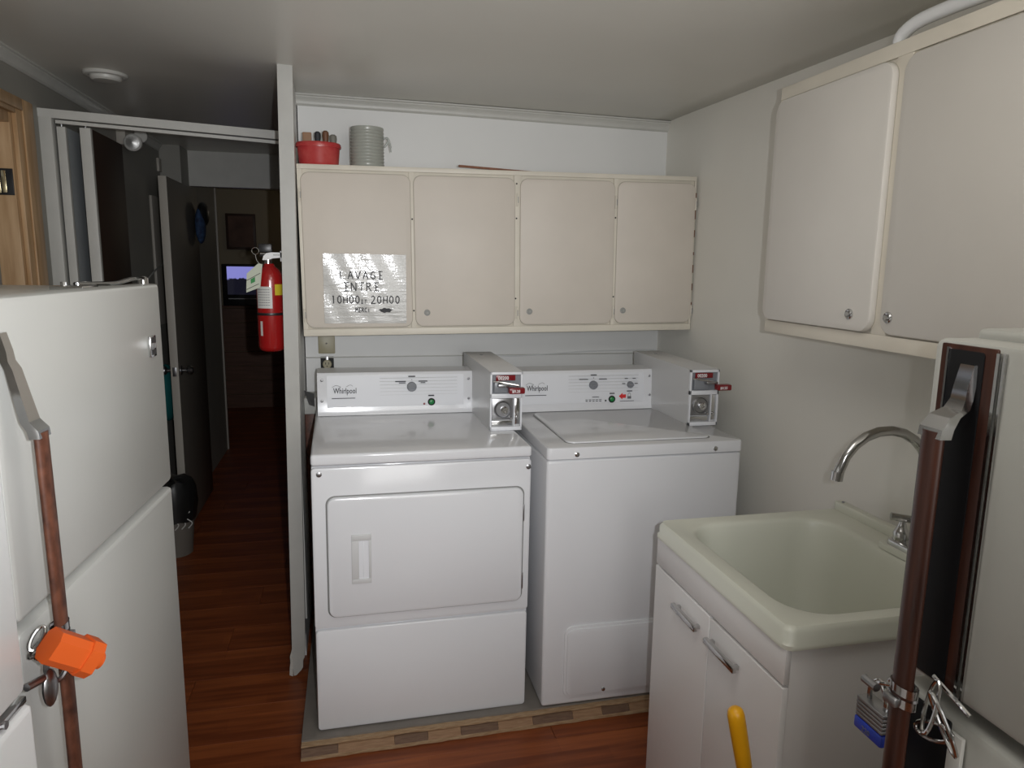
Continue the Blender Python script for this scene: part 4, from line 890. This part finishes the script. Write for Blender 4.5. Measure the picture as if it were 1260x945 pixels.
# television and picture in the far room
TV = thing('television', 'small dark television showing a lavender sky over trees, far end of hall', 'television', (-0.94, 5.56, 1.035))
bm = new(); bx(bm, -1.125, -0.74, 5.52, 5.60, 1.04, 1.455, 0.008); obj('casing', bm, M_black, TV)
bm = new(); bx(bm, -1.075, -0.79, 5.517, 5.521, 1.15, 1.43)
mtv = bpy.data.materials.new('tv_screen'); mtv.use_nodes = True; nt = mtv.node_tree; N = nt.nodes; L = nt.links; b = N['Principled BSDF']
b.inputs['Base Color'].default_value = (0.01, 0.01, 0.01, 1)
tc = N.new('ShaderNodeTexCoord'); sp_ = N.new('ShaderNodeSeparateXYZ'); L.new(tc.outputs['Generated'], sp_.inputs[0])
nz = N.new('ShaderNodeTexNoise'); nz.inputs['Scale'].default_value = 5; L.new(tc.outputs['Generated'], nz.inputs['Vector'])
ma_ = N.new('ShaderNodeMath'); ma_.operation = 'MULTIPLY_ADD'; ma_.inputs[1].default_value = -0.45; L.new(nz.outputs[0], ma_.inputs[0]); L.new(sp_.outputs['Z'], ma_.inputs[2])
rp_ = N.new('ShaderNodeValToRGB'); rp_.color_ramp.elements[0].position = 0.30; rp_.color_ramp.elements[1].position = 0.36
rp_.color_ramp.elements[0].color = (0.006, 0.006, 0.012, 1); rp_.color_ramp.elements[1].color = (0.20, 0.20, 0.52, 1)
L.new(ma_.outputs[0], rp_.inputs[0]); L.new(rp_.outputs[0], b.inputs['Emission Color']); b.inputs['Emission Strength'].default_value = 1.1
obj('screen', bm, mtv, TV)
bm = new(); bx(bm, -1.07, -0.80, 5.516, 5.519, 1.105, 1.112); obj('bezel_line', bm, M_steel, TV)
PC = thing('picture', 'dark reddish framed picture on the far room wall above the television', 'picture', (-0.93, 5.61, 1.6))
bm = new(); bx(bm, -1.075, -0.79, 5.59, 5.618, 1.60, 1.955, 0.004); obj('frame', bm, mat('picture_frame', (0.05, 0.025, 0.015), 0.5), PC)
bm = new(); bx(bm, -1.05, -0.815, 5.586, 5.591, 1.625, 1.93); obj('canvas', bm, mat('picture_canvas', (0.06, 0.025, 0.015), 0.6, col2=(0.16, 0.08, 0.05), vscale=6), PC)
# fire extinguisher on the hall side of the partition
EX = thing('fire_extinguisher', 'red fire extinguisher with paper tag, hanging on the partition end', 'extinguisher', (-0.138, 0.475, 1.17))
ex, ey = -0.1385, 0.475
bm = new(); lathe(bm, [(0.0005, 1.178), (0.030, 1.178), (0.041, 1.184), (0.0455, 1.196), (0.0455, 1.425), (0.043, 1.445), (0.033, 1.462), (0.020, 1.472), (0.016, 1.482), (0.0005, 1.482)], (ex, ey, 0), 'z', 40); obj('cylinder', bm, M_ext, EX, ang=60)
bm = new(); lathe(bm, [(0.0462, 1.305), (0.0468, 1.307), (0.0468, 1.312), (0.0462, 1.314)], (ex, ey, 0), 'z', 40); obj('mounting_strap', bm, M_black, EX)
def patch(x_a0, x_a1, z0, z1, r, m, nm, n=10):
    bm = new(); rg = []
    for k in range(n+1):
        a = R(x_a0+(x_a1-x_a0)*k/n); c, s = math.cos(a), math.sin(a)
        rg.append([(ex+(r-0.0008)*c, ey+(r-0.0008)*s, z0), (ex+r*c, ey+r*s, z0), (ex+r*c, ey+r*s, z1), (ex+(r-0.0008)*c, ey+(r-0.0008)*s, z1)])
    quadring(bm, rg); return obj(nm, bm, m, EX)
lb = patch(210, 283, 1.330, 1.404, 0.0462, M_label, 'instruction_label')
bm = new()
for k in range(7):
    z = 1.340+0.0088*k
    for q in range(6):
        a0, a1 = R(218+9.5*q), R(218+9.5*(q+1)-2)
        quadring(bm, [[(ex+r*math.cos(a), ey+r*math.sin(a), z+dz) for r, dz in ((0.046, 0), (0.0465, 0), (0.0465, 0.002), (0.046, 0.002))] for a in (a0, a1)])
obj('printed_line', bm, M_greyink, lb)
yl_ = patch(296, 340, 1.375, 1.412, 0.0462, M_yell, 'yellow_label')
patch(225, 236, 1.235, 1.285, 0.0462, M_label, 'small_sticker')
bm = new(); lathe(bm, [(0.013, 1.48), (0.013, 1.498), (0.016, 1.500), (0.016, 1.512), (0.0005, 1.512)], (ex-0.003, ey, 0), 'z', 16); obj('valve', bm, M_chrome, EX)
bm = new(); bx(bm, ex-0.032, ex+0.012, ey-0.010, ey+0.010, 1.520, 1.549, 0.003); bx(bm, ex-0.030, ex+0.015, ey-0.009, ey+0.009, 1.506, 1.512, 0.002); obj('lever', bm, M_black, EX)
bm = new(); link(bm, (ex-0.042, ey-0.012, 1.524), (1, 0, 0), (0, 0, 1), 0.0115, 0.0115, 0.0016); bx(bm, ex-0.026, ex-0.004, ey-0.0115, ey-0.010, 1.514, 1.517); obj('pull_ring', bm, M_chrome, EX)
bm = new(); hb = [(-0.018, 1.494), (-0.014, 1.508), (-0.004, 1.517), (0.010, 1.520), (0.045, 1.520), (0.045, 1.503), (0.016, 1.500), (0.002, 1.494)]
quadring(bm, [[(ex+a, y_, z) for a, z in hb] for y_ in (ey-0.030, ey-0.027)]); bx(bm, ex+0.041, ex+0.045, ey-0.03, ey+0.02, 1.49, 1.525); hk = obj('wall_bracket', bm, M_whiteink, EX, 'white metal hanging bracket')
bm = new(); bx(bm, ex+0.018, ex+0.040, ey-0.0306, ey-0.0296, 1.510, 1.513); obj('bracket_slot', bm, M_fgrey, hk)
bm = new(); c = Vector((ex-0.042, ey-0.050, 1.430)); tg = []
qd = [(-0.030, -0.046), (0.016, -0.028), (0.026, 0.050), (0.012, 0.052), (-0.026, 0.018)]
quadring(bm, [[(c.x+a, c.y+d_, c.z+b_) for a, b_ in qd] for d_ in (0, 0.001)]); tgo = obj('inspection_tag', bm, M_tag, EX)
bm = new(); 
for (a0, b0, a1, b1) in ((-0.028, -0.006, 0.018, 0.020), (-0.029, -0.036, 0.012, -0.016)): tube(bm, [(c.x+a0, c.y-0.0005, c.z+b0), (c.x+a1, c.y-0.0005, c.z+b1)], 0.0009, 5)
obj('tag_line', bm, M_ink, tgo)
bm = new(); quadring(bm, [[(c.x+a, c.y+d_, c.z+b_) for a, b_ in ((-0.014, -0.016), (0.000, -0.009), (0.000, 0.007), (-0.014, -0.001))] for d_ in (-0.0012, 0)]); obj('tag_stamp', bm, M_greenink, tgo)
bm = new(); tube(bm, crv([(ex-0.022, ey-0.045, 1.478), (ex-0.036, ey-0.03, 1.492), (ex-0.042, ey-0.014, 1.512)]), 0.0008, 5); obj('tag_string', bm, M_label, EX)

bpy.context.view_layer.update()
